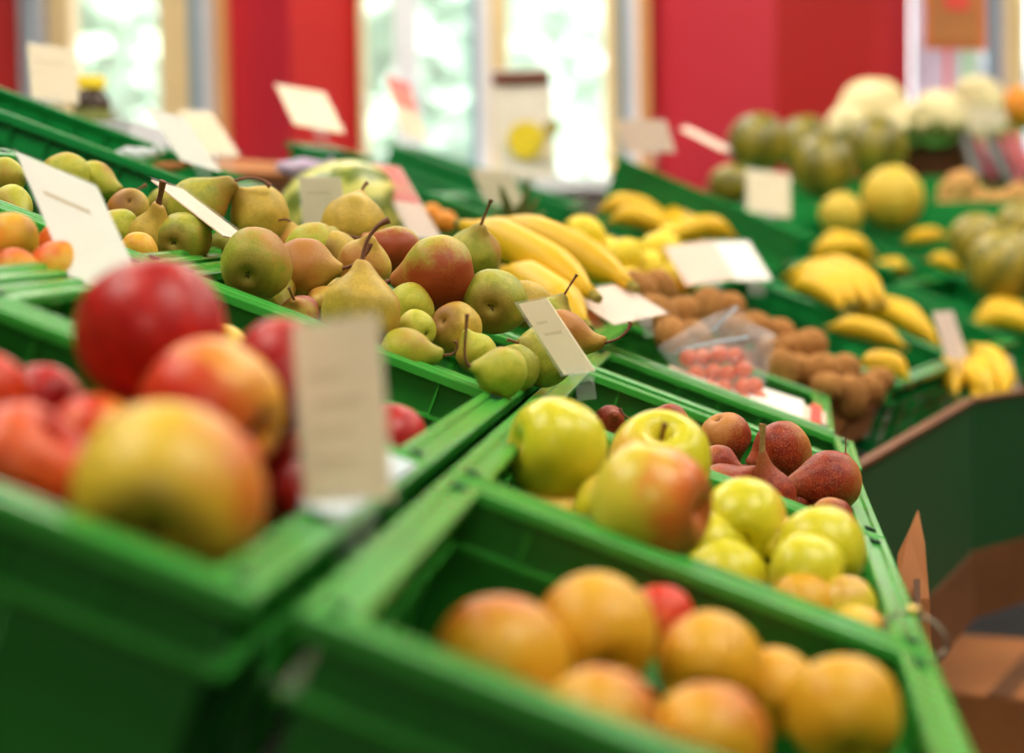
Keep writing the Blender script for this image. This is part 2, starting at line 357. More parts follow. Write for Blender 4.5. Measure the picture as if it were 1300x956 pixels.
def wall_cells(bm, p0, ux, L, z0, z1, t, holes):
    """A vertical wall of length L along ux with rectangular openings, thickness t."""
    xs = sorted({0, L} | {h[0] for h in holes} | {h[1] for h in holes}); zs = sorted({z0, z1} | {h[2] for h in holes} | {h[3] for h in holes})
    nrm = Vector((-ux.y, ux.x, 0))
    for xa, xb in zip(xs, xs[1:]):
        for za, zb in zip(zs, zs[1:]):
            cx, cz = (xa + xb) / 2, (za + zb) / 2
            if any(h[0] < cx < h[1] and h[2] < cz < h[3] for h in holes): continue
            m = Matrix((ux, nrm, Vector((0, 0, 1)))).transposed().to_4x4(); m.translation = p0
            box(bm, xa, xb, -t / 2, t / 2, za, zb, m)
def crate(mw, w, d, h, label, group=None, mat='crate', deep='crate_shaded', perf=False, marks=(), name='produce_crate', detail=True):
    root = empty(name, mat=mw, label=label, cat='crate', group=group)
    ow, od = w - .026, d - .022                     # centre line of the wall
    # rim: broad flat ends, narrow grooved sides
    bm = bmesh.new()
    prof = [(o_ * 1.3, z_) for o_, z_ in [(-.0075, -.007), (-.0075, -.001), (-.0065, 0), (-.003, 0), (-.002, -.0022), (.002, -.0022), (.003, 0), (.0065, 0), (.0078, -.001), (.0078, -.010), (.0062, -.010), (.0062, -.004), (-.006, -.004), (-.006, -.007)]]
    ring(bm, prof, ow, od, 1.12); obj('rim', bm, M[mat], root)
    bm = bmesh.new()
    pf = [(-.0075, -.036), (-.0075, -.033), (.0092, -.033), (.0092, -.036)]
    ring(bm, pf, ow, od, 1.1)
    # ribs between rim and flange, pilasters below
    nx = max(3, int(w / .045)); ny = max(3, int(d / .045))
    for sy in (-1, 1):
        for i in range(1, nx):
            x = -ow / 2 + ow * i / nx; box(bm, x - .0008, x + .0008, sy * od / 2 - .0072, sy * od / 2 + .0088, -.034, -.003)
            if i % 2 == 0: box(bm, x - .003, x + .003, sy * od / 2 - .0035, sy * od / 2 + .0045, -h, -.035)
    for sx in (-1, 1):
        for i in range(1, ny):
            y = -od / 2 + od * i / ny; box(bm, sx * ow / 2 - .0065, sx * ow / 2 + .0075, y - .0008, y + .0008, -.034, -.003)
            if i % 2 == 0: box(bm, sx * ow / 2 - .004, sx * ow / 2 + .005, y - .003, y + .003, -h, -.035)
    obj('ribbed_flange', bm, M[mat], root)
    bm = bmesh.new()
    def holes(L):
        if perf:
            hs = []; n = max(3, int(L / .06)); st = L / n
            for i in range(n):
                for k, (za, zb) in enumerate(((-.062, -.045), (-.092, -.075), (-.122, -.105))):
                    if zb - .02 > -h + .02: hs.append((st * i + .009, st * (i + 1) - .009, za, zb))
            return hs
        return [(L / 2 - .052, L / 2 + .052, -.078, -.042)]
    z0 = -h
    wall_cells(bm, Vector((-ow / 2, -od / 2, 0)), Vector((1, 0, 0)), ow, z0, -.003, .0025, holes(ow))
    wall_cells(bm, Vector((-ow / 2, od / 2, 0)), Vector((1, 0, 0)), ow, z0, -.003, .0025, holes(ow))
    wall_cells(bm, Vector((-ow / 2, -od / 2, 0)), Vector((0, 1, 0)), od, z0, -.003, .0025, holes(od))
    wall_cells(bm, Vector((ow / 2, -od / 2, 0)), Vector((0, 1, 0)), od, z0, -.003, .0025, holes(od))
    box(bm, -ow / 2, ow / 2, -od / 2, od / 2, z0, z0 + .004)
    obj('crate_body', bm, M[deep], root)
    if detail:                                       # dark peg slots on the rim corners
        for sx in (-1, 1):
            for sy in (-1, 1):
                bm = bmesh.new(); cx, cy = sx * ow / 2, sy * (od / 2 - .016)
                box(bm, cx - .0045, cx + .0045, cy - .003, cy + .003, -.003, .0006); obj('peg_slot', bm, M['dark_mark'], root)
    for mx, my, face in marks:                       # moulded recycling triangle: three chasing arrows
        bm = bmesh.new()
        for k in range(3):
            a = k * 2.0944; c, s = math.cos(a), math.sin(a)
            def T(u, v, t=0):
                uu, vv = u * c - v * s, u * s + v * c
                if face == 'x': return Vector((mx + t, my + uu, -.020 + vv))
                return Vector((mx + uu, my + t, -.020 + vv))
            pts = [(-.007, -.0062), (.003, -.0062), (.003, -.0085), (.008, -.0045), (.003, -.001), (.003, -.0036), (-.0055, -.0036)]
            lo = [bm.verts.new(T(u, v, -.0006)) for u, v in pts]; hi = [bm.verts.new(T(u, v, .0006)) for u, v in pts]
            bm.faces.new(lo); bm.faces.new(hi[::-1])
            for i in range(len(pts)): bm.faces.new((lo[i], hi[i], hi[(i + 1) % len(pts)], lo[(i + 1) % len(pts)]))
        obj('recycling_mark', bm, M['dark_mark'], root)
    return root
def grid_crate(a, b, label, **k):                    # crate filling cell a..a+1, b-1..b of the main slope
    if b == 2:                                       # the lower row stands turned a little towards the aisle
        S, D, N = dirs(YAW - R(.8), SL); return crate(frame(S, D, N, P3(1.5, 1.5) + S * .004 + D * (DD * (a - 1))), SS - .003, DD - .004, .13, label, 'small green produce crates', **k)
    return crate(frame(S0, D0, N0, P3(a + .5, b - .5)), SS - .003, DD - .004, .13, label, 'small green produce crates', **k)
def corner_crate(x, y, d, yaw, sl, w, dep, h, label, group='far green produce crates', **k):
    S, D, N = dirs(R(yaw), R(sl)); p = at(x, y, d)
    c = p - S * (w / 2) + D * (dep / 2)
    return crate(frame(S, D, N, c), w, dep, h, label, group, **k), (S, D, N, c)
#--CRATES
grid_crate(0, 2, 'small green crate of amber apples, nearest the viewer in the lower row', mat='crate', marks=[(-.116, .188, 'y')])
grid_crate(1, 2, 'small green crate of yellow-green apples, second in the lower row')
grid_crate(2, 2, 'small green crate of red pears, third in the lower row', marks=[(-.115, .188, 'y')])
grid_crate(0, 1, 'small green crate holding the big red apples at the lower left')
grid_crate(1, 1, 'nearly empty green crate between red apples and green pears')
grid_crate(2, 1, 'small green crate heaped with green pears in the middle row', marks=[(.118, -.201, 'y')])
grid_crate(1, 0, 'small green crate of peaches at the left edge, in the upper row')
grid_crate(2, 0, 'small green crate of pears at the left edge, behind the peaches')
grid_crate(0, 0, 'small green crate at the lower left corner, uphill of the red apples')
grid_crate(3.05, 1, 'small green crate under the two long bananas')
crate(frame(S0, D0, N0, P3(3.28, 1.5)), SS - .003, .21, .13, 'narrow empty green crate beyond the red pears', 'small green produce crates')
CR = {}
def cc(key, *a, **k):
    o, f = corner_crate(*a, **k); CR[key] = f; return o
cc('T', 1062, 549, 2.2, 8, 21, .29, .40, .07, 'shallow green crate with the bagged small tomatoes')
cc('B1', 1146, 488, 2.84, 24, 20, .40, .46, .13, 'perforated green crate beyond the kiwis, nearest banana crate', mat='far_crate', deep='far_crate', perf=True)
cc('B2', 1226, 457, 3.28, 25, 21, .42, .46, .13, 'perforated green crate of bananas behind the nearest banana crate', mat='far_crate', deep='far_crate', perf=True)
cc('B3', 1322, 428, 3.76, 26, 20, .30, .46, .13, 'green crate with a few yellow fruit at the right edge', mat='far_crate', deep='far_crate', perf=True)
cc('C1', 1022, 299, 3.56, 6, 24, .36, .40, .13, 'green crate holding the upright banana bunch', mat='far_crate', deep='far_crate')
cc('C2', 1130, 342, 4.0, 24, 22, .34, .30, .13, 'green crate below the striped melons', mat='far_crate', deep='far_crate', perf=True)
cc('L', 812, 338, 2.95, 10, 20, .33, .24, .13, 'green crate of lemons behind the long bananas', mat='far_crate', deep='far_crate')
cc('V', 258, 236, 2.32, 5, 21, .42, .40, .13, 'large green crate at the upper left, its long side facing the pears', mat='far_crate', deep='far_crate')
cc('E', 640, 276, 3.2, 8, 20, .37, .36, .13, 'green crate behind the striped melon, in front of the window', mat='far_crate', deep='far_crate')
cc('F', 728, 262, 4.25, 8, 20, .42, .36, .13, 'green crate behind the pineapple leaves, nearest the window', mat='far_crate', deep='far_crate')

# view directions: (right, up, towards the viewer) of the stem end
F = make_fruit
GP = 'green pears heaped in the middle crate'
P = [ # shape, skin, x, y, radius, depth, stem direction, stem, bend, label
 ('squat','pear_green',325,336,46,1.66,(.15,.35,-.9),None,None,'green round pear with its dark blossom end towards the viewer, right above the crate rim'),
 ('squat','pear_gold',386,341,39,1.74,(.86,-.12,.1),'curved',(.3,1,0),'golden pear lying sideways with an orange underside, right of the round green pear'),
 ('pear','pear_yellow',396,314,33,1.86,(.5,.25,-.7),None,None,'pale green pear half hidden behind the golden lying pear'),
 ('squat','pear_gold',425,322,30,1.86,(.3,.1,-.9),None,None,'orange-tinged pear behind the pale green one, only its shoulder showing'),
 ('squat','pear_gold',448,285,41,1.95,(.15,.75,-.5),'short',None,'tan round pear at the top of the heap beside the empty clear card sleeve'),
 ('pear','pear_blush',503,318,32,1.9,(-.75,.3,.3),'straight',None,'small orange pear whose long stem crosses in front of the top tan pear'),
 ('squat','pear_gold',463,336,34,1.80,(.2,.5,.3),None,None,'tan pear in the middle of the heap behind the upright pear'),
 ('squat','pear_blush',556,347,48,1.74,(-.97,-.16,.05),'hook',(0,-1,.5),'big pear with a deep red-brown belly, lying with its neck to the left'),
 ('squat','pear_green',601,322,34,1.93,(.1,.75,.5),'straight',(.4,.2,0),'olive pear with an upright dark stem, behind the big red-brown one'),
 ('squat','pear_gold',460,394,50,1.62,(.14,.96,.0),'curved',(1,.1,0),'green-gold pear standing upright with its stem slanting to the right'),
 ('pear','pear_gold',412,384,22,1.72,(-.4,-.1,.9),'short',None,'small wrinkled brown pear end wedged left of the upright pear'),
 ('squat','pear_gold',432,372,20,1.80,(.3,.3,.9),'short',None,'little tan pear neck poking out behind the upright pear'),
 ('squat','pear_blush',380,398,25,1.66,(-.1,.6,.7),'straight',None,'reddish pear low by the rim with a thin upright stem'),
 ('squat','pear_yellow',521,390,31,1.72,(-.2,.35,-.8),None,None,'yellow-green pear tucked under the big red-brown one'),
 ('squat','pear_yellow',527,420,26,1.66,(-.6,.2,-.7),None,None,'pale green pear behind the one lying along the front rim'),
 ('pear','pear_yellow',514,446,31,1.60,(.95,-.22,.1),'hook',(.3,1,.3),'light green pear lying along the front rim, stem curling right'),
 ('squat','pear_gold',580,418,34,1.69,(.5,-.3,-.7),None,None,'round golden pear left of the watermark-free middle, above the pear with the tall stem'),
 ('squat','pear_green',628,383,42,1.74,(.1,.2,-.95),None,None,'large olive-green round pear at the right of the heap'),
 ('pear','pear_gold',668,386,30,1.86,(.6,.2,-.7),None,None,'golden pear behind the large olive-green one'),
 ('squat','pear_yellow',636,472,33,1.56,(-.86,.3,.35),'bent',(.0,1,.1),'speckled yellow pear at the front corner with a tall upright dark stem'),
 ('squat','pear_green',656,466,30,1.64,(.5,.3,-.6),None,None,'green pear just behind the speckled yellow front pear'),
 ('squat','pear_green',690,452,40,1.67,(-.6,.2,.5),'short',None,'dark olive pear in shade beneath the slanted card'),
 ('pear','pear_gold',712,428,34,1.75,(.84,-.42,.2),'curved',(.8,.3,0),'orange-gold pear beyond the slanted card with its stem pointing right over the rim'),
 ('squat','pear_green',700,404,28,1.84,(.4,.75,.2),'straight',(1,.3,0),'olive pear behind the slanted card, dark stem rising right'),
 ('squat','pear_yellow',604,448,26,1.66,(-.4,.6,.2),None,None,'small pale pear between the rim pear and the speckled one'),
 ('pear','pear_green',352,368,24,1.72,(.4,-.6,.5),'short',None,'green pear under the round green one, showing its brown stem'),
]
P[16] = P[16][:-1] + ('round golden pear above the speckled yellow front pear',)
for sh, mt, x, y, r, d, ax, st, bd, lab in P:
    F(sh, mt, x, y, r, d, ax, lab, GP, stem=st, bendto=bd, var=(1 if bd and sh == 'pear' and 0 else None))
GU = 'pears in the crate behind the left price card'
for sh, mt, x, y, r, d, ax, st, bd, lab in [
 ('squat','pear_yellow',6,226,27,1.85,(.8,.1,.1),'curved',None,'yellow-green pear cut by the left frame edge, above its neighbour'),
 ('pear','pear_yellow',14,262,27,1.75,(.5,-.3,.6),None,None,'yellow-green pear at the left frame edge, behind the pale rim'),
 ('squat','pear_yellow',84,222,30,1.95,(.3,.3,-.8),None,None,'yellow pear on top behind the leaning cream card'),
 ('pear','pear_yellow',120,232,27,1.98,(.75,-.35,.5),'curved',(1,.2,0),'yellow pear right of the leaning cream card with a thin stem to the right'),
 ('squat','pear_gold',163,268,28,1.86,(-.2,-.4,-.8),None,None,'tan pear showing its open dark blossom end, beside the leaning card'),
 ('squat','pear_yellow',150,292,28,1.8,(.2,.3,-.8),None,None,'bright yellow pear under the tan one beside the leaning card'),
 ('pear','pear_gold',192,302,30,1.76,(.45,.75,.3),'thick',(1,.5,0),'orange-gold pear whose thick brown stem rises to the right'),
 ('pear','pear_green',250,262,37,1.9,(.72,.62,.1),'curved',(1,-.2,0),'tall green pear leaning right, highest in the left half of the heap'),
 ('squat','pear_green',232,304,36,1.76,(.2,.2,-.9),None,None,'dark green pear below the clear plastic card strip'),
 ('squat','pear_gold',329,273,37,1.92,(-.55,.5,.45),'short',(-.5,.8,0),'round orange-brown pear between the leaning green pear and the card sleeve'),
 ('squat','pear_gold',376,312,24,1.90,(-.1,.85,.1),'bent',(-.35,1,0),'pear with a long stem curving up in front of the striped melon'),
 ('squat','pear_green',208,262,24,2.0,(.2,.2,-.8),None,None,'green pear behind the thick brown stem'),
 ('squat','pear_green',287,318,27,1.86,(.2,.2,-.8),None,None,'green pear low behind the round rim pear'),
 ('squat','peach',176,318,24,1.7,(.1,.3,-.8),None,None,'orange pear low behind the right edge of the leaning card'),
]:
    F(sh, mt, x, y, r, d, ax, lab, GU, stem=st, bendto=bd)
GW = 'peaches at the left edge'
for x, y, r, d, lab, mt in [
 (14,306,36,1.48,'orange and yellow peach at the left frame edge','peach'),
 (76,344,38,1.42,'pale orange peach low in front of its crate','peach'),
 (84,312,36,1.52,'green and red peach with a dark blossom end, against the leaning card','apple_yellowred'),
 (20,346,30,1.40,'yellow peach in the left corner above the pale rim','peach'),
 (118,336,32,1.5,'yellow peach almost hidden by the leaning card','peach'),
 (-40,325,38,1.45,'orange peach just outside the left corner','peach')]:
    F('apple', mt, x, y, r, d, (random.uniform(-.5, .5), .5, random.uniform(-.8, .2)), lab, GW, stem=None, name='peach', cat='peach', calyx=(mt != 'peach'))
GR = 'red pears in the lower crate'
for sh, mt, x, y, r, d, ax, st, bd, lab in [
 ('squat','pear_red',921,556,32,1.80,(.35,-.75,-.35),None,None,'small red pear with its blossom end up, farthest in its crate'),
 ('squat','pear_red',992,573,38,1.74,(-.80,-.42,.2),'short',None,'red pear with a star-shaped blossom end facing right'),
 ('pear','pear_red',1053,611,40,1.66,(-.95,.1,.22),'hook',(-.5,.6,0),'biggest red pear, lying with its neck to the left against the front rail'),
 ('long','pear_red',980,630,31,1.62,(-.42,.82,.2),'thick',(.5,1,0),'slim red pear with a thick pale stem rising in front of the star-ended pear'),
 ('squat','pear_red',912,592,27,1.70,(.6,-.1,.4),None,None,'red pear half hidden behind the orange-cheeked apple'),
 ('pear','pear_red',915,622,34,1.62,(.6,.3,-.3),None,None,'dull red pear lying behind the crate divider'),
 ('squat','pear_red',1056,662,30,1.60,(.85,-.3,.2),None,None,'red pear lowest at the front rail, only its top above the divider'),
 ('squat','pear_red',773,536,21,1.88,(.3,.3,.8),None,None,'little red pear beside the left green apple'),
 ('pear','pear_red',850,536,24,1.86,(-.9,.25,.1),'curved',(-1,.6,0),'brown-red pear neck with a long stem pointing left'),
 ('squat','pear_red',1010,640,26,1.66,(.3,-.6,.3),'short',None,'dark red pear in the gap under the biggest one'),
 ('squat','pear_red',1072,600,20,1.78,(.1,.9,-.2),'straight',(-.6,.2,0),'red pear behind the biggest one, its thin stem by the rail'),
 ('pear','pear_red',880,610,28,1.74,(.1,-.3,.8),None,None,'red pear buried behind the orange-cheeked apple')]:
    F(sh, mt, x, y, r, d, ax, lab, GR, stem=st, bendto=bd, stem_mat='stem_pale' if st == 'thick' else 'stem')
GY = 'yellow-green apples in the lower crate'
for mt, x, y, r, d, ax, st, lab in [
 ('apple_green',707,570,66,1.36,(-.88,.1,.3),None,'large yellow-green apple at the left end, lying on its side'),
 ('apple_green',838,588,66,1.40,(.0,.72,.55),'short','yellow-green apple with its stem hollow facing up, behind the orange-cheeked one'),
 ('apple_blush',828,640,79,1.20,(-.82,.1,-.42),None,'large apple with a strong orange cheek and its blossom end to the right'),
 ('apple_yellowred',697,664,55,1.36,(.1,.2,-.8),None,'yellow apple low behind the divider, below the left green apple'),
 ('apple_green',944,662,54,1.34,(.1,.4,-.8),None,'pale yellow-green apple right of the orange-cheeked one'),
 ('apple_green',918,742,56,1.31,(.1,.5,-.6),None,'yellow apple low at the divider, under the orange-cheeked one'),
 ('apple_green',1044,700,57,1.32,(-.3,.6,-.6),None,'yellow-green apple with a tan band, at the right end of its crate'),
 ('apple_green',1025,730,52,1.29,(-.9,.1,-.3),None,'yellow apple whose small dark blossom end points right'),
 ('apple_amber',1020,772,44,1.27,(.1,.4,-.6),None,'yellow-orange apple low near the wire loop'),
 ('apple_green',1074,772,40,1.27,(-.2,.6,-.6),None,'pale yellow apple right beside the wire loop'),
 ('apple_yellowred',1088,812,42,1.25,(.1,.3,-.6),None,'reddish apple lowest in the corner by the wire loop'),
 ('apple_green',775,650,50,1.32,(.3,.2,-.6),None,'yellow apple squeezed between the left apple and the orange-cheeked one'),
 ('apple_green',900,700,52,1.33,(.3,.2,-.6),None,'yellow apple behind the right side of the orange-cheeked one'),
 ('apple_green',985,700,45,1.34,(.3,.2,-.6),None,'yellow apple between the two pale ones on the right')]:
    F('apple', mt, x, y, r, d, ax, lab, GY, stem=st)
GN = 'amber apples in the nearest lower crate'
for mt, x, y, r, d, ax, lab in [
 ('apple_amber',634,845,88,.97,(.2,.3,-.8),'amber apple at the left of the nearest lower crate'),
 ('apple_amber',757,808,78,1.02,(-.2,.4,-.8),'tall amber apple in the middle of the nearest lower crate'),
 ('apple_amber',901,846,68,1.05,(.1,.4,-.8),'bright yellow-orange apple right of the tall amber one'),
 ('apple_amber',1072,908,74,1.0,(.0,.5,-.6),'amber apple in the right corner of the nearest lower crate'),
 ('apple_orange',742,742,38,1.18,(.0,.5,-.6),'dark red apple behind the tall amber one'),
 ('apple_orange',838,790,46,1.12,(.0,.5,-.6),'dark red-orange apple in the gap behind the two brightest amber apples'),
 ('apple_amber',760,930,80,.92,(.1,.4,-.8),'amber apple below the tall amber one'),
 ('apple_amber',900,945,76,.95,(.2,.4,-.8),'amber apple low under the bright yellow-orange one'),
 ('apple_amber',985,880,56,1.06,(-.2,.4,-.8),'small amber apple between the bright one and the right corner')]:
    F('apple', mt, x, y, r, d, ax, lab, GN, stem=None)
GQ = 'big red apples at the lower left'
for mt, x, y, r, d, ax, lab, bd in [
 ('apple_red',195,428,98,1.04,(-.35,.70,-.55),'deep red apple, topmost of the lower left heap',None),
 ('apple_orange',270,522,92,.98,(-.8,.3,-.45),'orange-red apple with a yellow blossom end to the right, below the deep red one',None),
 ('apple_yellowred',212,635,122,.86,(.05,.38,-.9),'big yellow apple, nearest of the lower left heap',None),
 ('apple_red',362,478,72,1.08,(.3,.6,-.4),'dark red apple behind the tall cream card',None),
 ('apple_red',28,600,88,.92,(.6,.6,.2),'red and orange apple at the left frame edge',None),
 ('apple_orange',120,566,64,1.0,(.2,.5,-.5),'orange apple between the left edge and the big yellow one',None),
 ('apple_red',52,520,56,1.08,(.2,.5,-.5),'smaller red apple under the dark crate wall at the left',None),
 ('apple_red',352,622,46,1.10,(.2,.5,-.5),'small bright red apple right of the big yellow one',None),
 ('apple_orange',-22,505,58,1.0,(.2,.5,-.5),'orange apple at the left frame edge above the others',None),
 ('apple_yellowred',440,592,46,1.12,(.2,.5,-.5),'yellow apple hidden behind the tall cream card',None),
 ('apple_red',330,570,50,1.1,(.2,.5,-.5),'dark red apple deep under the orange-red one',None),
 ('apple_yellowred',128,500,30,1.2,(.2,.5,-.5),'small yellow apple tip under the topmost red one',None)]:
    F('apple', mt, x, y, r, d, ax, lab, GQ, stem=None)
for mt, x, y, r, d, lab in [
 ('apple_red',496,560,46,1.34,'red apple under the handle hole of the pear crate'),
 ('apple_yellowred',92,412,28,1.48,'small yellow apple left of the topmost red one, behind the crate wall'),
 ('apple_red',440,560,44,1.32,'red apple in the nearly empty crate, behind the tall cream card'),
 ('apple_yellowred',280,450,38,1.45,'yellow-red apple low in the nearly empty crate')]:
    F('apple', mt, x, y, r, d, (.1, .4, -.6), lab, 'apples in the nearly empty crate', stem=None)

def slab(bm, a, b_, c, t, back=0, grow=0):
    """Parallelogram slab: corners a (top left), b_ (top right), c (bottom left), thickness t, set back along its normal."""
    u, v = b_ - a, c - a; n = u.cross(v).normalized()
    if n.dot(EYE - a) < 0: n = -n
    a2 = a - u.normalized() * grow - v.normalized() * grow - n * back
    u2 = u + u.normalized() * 2 * grow; v2 = v + v.normalized() * 2 * grow
    q = [a2, a2 + u2, a2 + u2 + v2, a2 + v2]
    f = [bm.verts.new(p) for p in q]; g = [bm.verts.new(p - n * t) for p in q]
    bm.faces.new(f); bm.faces.new(g[::-1])
    for i in range(4): bm.faces.new((f[i], g[i], g[(i + 1) % 4], f[(i + 1) % 4]))
    return n
def price_card(tl, tr, bl, label, mat='paper', head=None, clip=True, marks=0, sleeve=True, foot=None, group='price cards'):
    a, b_, c = at(*tl), at(*tr), at(*bl); root = empty('price_card', (c + (b_ - a) / 2), label, 'price card', group)
    inv = Matrix.Translation(-(c + (b_ - a) / 2))
    def part(nm, bm, m_):
        bmesh.ops.transform(bm, matrix=inv, verts=bm.verts[:]); return obj(nm, bm, M[m_], root)
    bm = bmesh.new(); n = slab(bm, a, b_, c, .0012); part('card', bm, mat)
    u, v = b_ - a, c - a
    if head:
        bm = bmesh.new(); slab(bm, a + n * .0006 + u * .02, b_ + n * .0006 - u * .02, a + n * .0006 + u * .02 + v * head, .0006); part('printed_header', bm, 'red_print')
        bm = bmesh.new(); slab(bm, a + n * .0009 + u * .05 + v * head * .5, b_ + n * .0009 - u * .05 + v * head * .5, a + n * .0009 + u * .05 + v * head * .72, .0004); part('header_band', bm, 'orange_print')
    rnd = random.Random(len(label))
    for k in range(marks):
        y0 = .28 + .16 * k; x0 = .12 + rnd.random() * .1; L_ = .35 + rnd.random() * .35
        bm = bmesh.new(); p = a + n * .0004 + u * x0 + v * y0; slab(bm, p, p + u * L_, p + v * .035, .0004); part('faint_print_line', bm, 'ink')
    if sleeve:
        bm = bmesh.new(); slab(bm, a + n * .0016, b_ + n * .0016, c + n * .0016, .0004, grow=.0025); part('clear_sleeve', bm, 'clear')
    if clip:
        bm = bmesh.new(); mid = c + u * .5; vv = v.normalized(); uu = u.normalized(); w_ = min(u.length * .28, .012)
        pts = [mid - vv * .006 + n * .003, mid + vv * .004 + n * .004, mid + vv * .010 - Vector((0, 0, .004)), mid + vv * .012 - Vector((0, 0, .014))]
        for i in range(3):
            slab(bm, pts[i] - uu * w_, pts[i] + uu * w_, pts[i + 1] - uu * w_, .0022)
        tube(bm, [mid - uu * w_ * 1.1 + vv * .006, mid + uu * w_ * 1.1 + vv * .006], .004, 10)
        part('clip_foot', bm, 'clear')
    return root
price_card((372,414,.98),(478,400,.955),(388,640,.955),'tall blurred cream price card in the foreground, between red apples and the centre rail', marks=4)
price_card((20,193,1.50),(122,236,1.44),(86,348,1.40),'large cream card leaning at the left in front of the upper pears', mat='paper_white', marks=1)
price_card((658,386,1.66),(694,379,1.63),(716,476,1.59),'slanted yellowish card in a clear sleeve at the corner of the green pear crate', marks=2)
price_card((192,228,1.80),(232,240,1.86),(284,299,1.72),'narrow card strip seen nearly edge-on, clipped left of the round green pear', mat='paper_pink', marks=0)
price_card((185,136,2.48),(234,150,2.44),(229,203,2.40),'bright white blank-looking card at the end of the upper left crate', mat='paper_white')
price_card((226,140,2.96),(268,142,2.96),(262,196,2.9),'beige card half hidden behind the bright white one')
price_card((35,55,2.78),(94,63,2.78),(40,124,2.73),'beige card in front of the left window beside the yellow-lidded jar', marks=1)
price_card((350,107,3.3),(412,118,3.3),(374,158,3.22),'cream card standing against the red pillar', marks=1)
price_card((380,225,2.15),(432,226,2.13),(386,290,2.15),'upright card in a clear sleeve in front of the striped melon', marks=1)
price_card((470,207,2.78),(508,212,2.74),(522,300,2.65),'card with a red upper half between melon and crate', mat='paper_pink', head=.52)
price_card((490,95,3.62),(520,106,3.62),(512,170,3.57),'small red-topped card in front of the bright window', head=.5)
price_card((598,214,3.3),(650,220,3.3),(618,262,3.3),'beige card above the pineapple leaves')
price_card((783,152,3.5),(845,153,3.5),(795,192,3.5),'cream card at the corner of the right-hand crates beside the window', mat='paper_pink')
price_card((863,164,3.7),(872,160,3.75),(918,192,3.62),'thin pinkish card seen edge-on against the dark red wall', mat='paper_pink')
price_card((843,314,2.95),(903,306,2.95),(872,362,2.9),'pale card in front of the banana bunch, left one of the touching pair', mat='paper_pink')
price_card((905,307,2.95),(950,306,2.95),(934,356,2.9),'pale card in front of the banana bunch, right one of the touching pair', mat='paper_white')
price_card((718,372,2.15),(788,360,2.28),(780,412,2.12),'flat cream card lying between the long bananas and the kiwis', mat='paper_pink')
price_card((948,214,4.0),(1003,222,4.0),(948,268,3.98),'square beige card below the striped melons')
price_card((1184,397,3.1),(1209,395,3.15),(1203,456,3.1),'brownish narrow card at the front corner of the banana crates', mat='paper_pink')
price_card((1256,450,3.3),(1283,453,3.3),(1272,508,3.3),'brownish card at the right edge beside the hanging bananas', mat='paper_pink')
price_card((1214,133,4.9),(1276,138,4.9),(1222,186,4.9),'cream card in front of the brown basket at the right')

# hanging-up sign on a stick, top right
t = empty('stick_sign', at(1203, 110, 4.9), 'orange-edged sign on a thin stick in the top right window', 'sign')
def put(nm, bm, mt, root, **k):
    bmesh.ops.transform(bm, matrix=Matrix.Translation(-root.location), verts=bm.verts[:]); return obj(nm, bm, M[mt], root, **k)
bm = bmesh.new(); slab(bm, at(1173, -30, 4.9), at(1252, -28, 4.9), at(1174, 62, 4.9), .004); put('orange_border', bm, 'orange_print', t)
bm = bmesh.new(); slab(bm, at(1180, -24, 4.893), at(1244, -22, 4.893), at(1181, 54, 4.893), .002); put('sign_face', bm, 'cardboard', t)
bm = bmesh.new(); slab(bm, at(1196, -22, 4.889), at(1228, -21, 4.889), at(1200, 12, 4.889), .002); put('red_print', bm, 'red_print', t)
bm = bmesh.new(); tube(bm, [at(1203, 62, 4.9), at(1203, 118, 4.9)], .006); put('stick', bm, 'red_print', t)
# poster board with a fruit picture in front of the window
t = empty('poster_board', at(672, 228, 4.6), 'white standing poster with a yellow fruit picture in front of the window', 'poster')
bm = bmesh.new(); slab(bm, at(624, 88, 4.6), at(698, 86, 4.6), at(632, 228, 4.6), .01); put('board', bm, 'label_white', t)
bm = bmesh.new(); slab(bm, at(624, 92, 4.592), at(697, 90, 4.592), at(626, 108, 4.592), .003); put('brown_picture_strip', bm, 'basket', t)
for cx, cy, r, mt, nm in ((668, 178, 24, 'lemon', 'printed_yellow_fruit'), (692, 192, 12, 'paper', 'printed_pale_fruit'), (700, 162, 10, 'melon_yellow', 'printed_green_fruit')):
    bm = bmesh.new(); c0 = at(cx, cy, 4.588)
    vs = [bm.verts.new(c0 + (RIGHT * math.cos(a * .3927) + UP * math.sin(a * .3927)) * (r / FPX * 4.6)) for a in range(16)]
    g = bmesh.ops.extrude_face_region(bm, geom=[bm.faces.new(vs)]); bmesh.ops.translate(bm, vec=FWD * .002, verts=[v for v in g['geom'] if isinstance(v, bmesh.types.BMVert)])
    put(nm, bm, mt, t)
bm = bmesh.new(); slab(bm, at(660, 130, 4.605), at(684, 130, 4.605), at(655, 232, 4.75), .006); put('easel_leg', bm, 'white_frame', t)

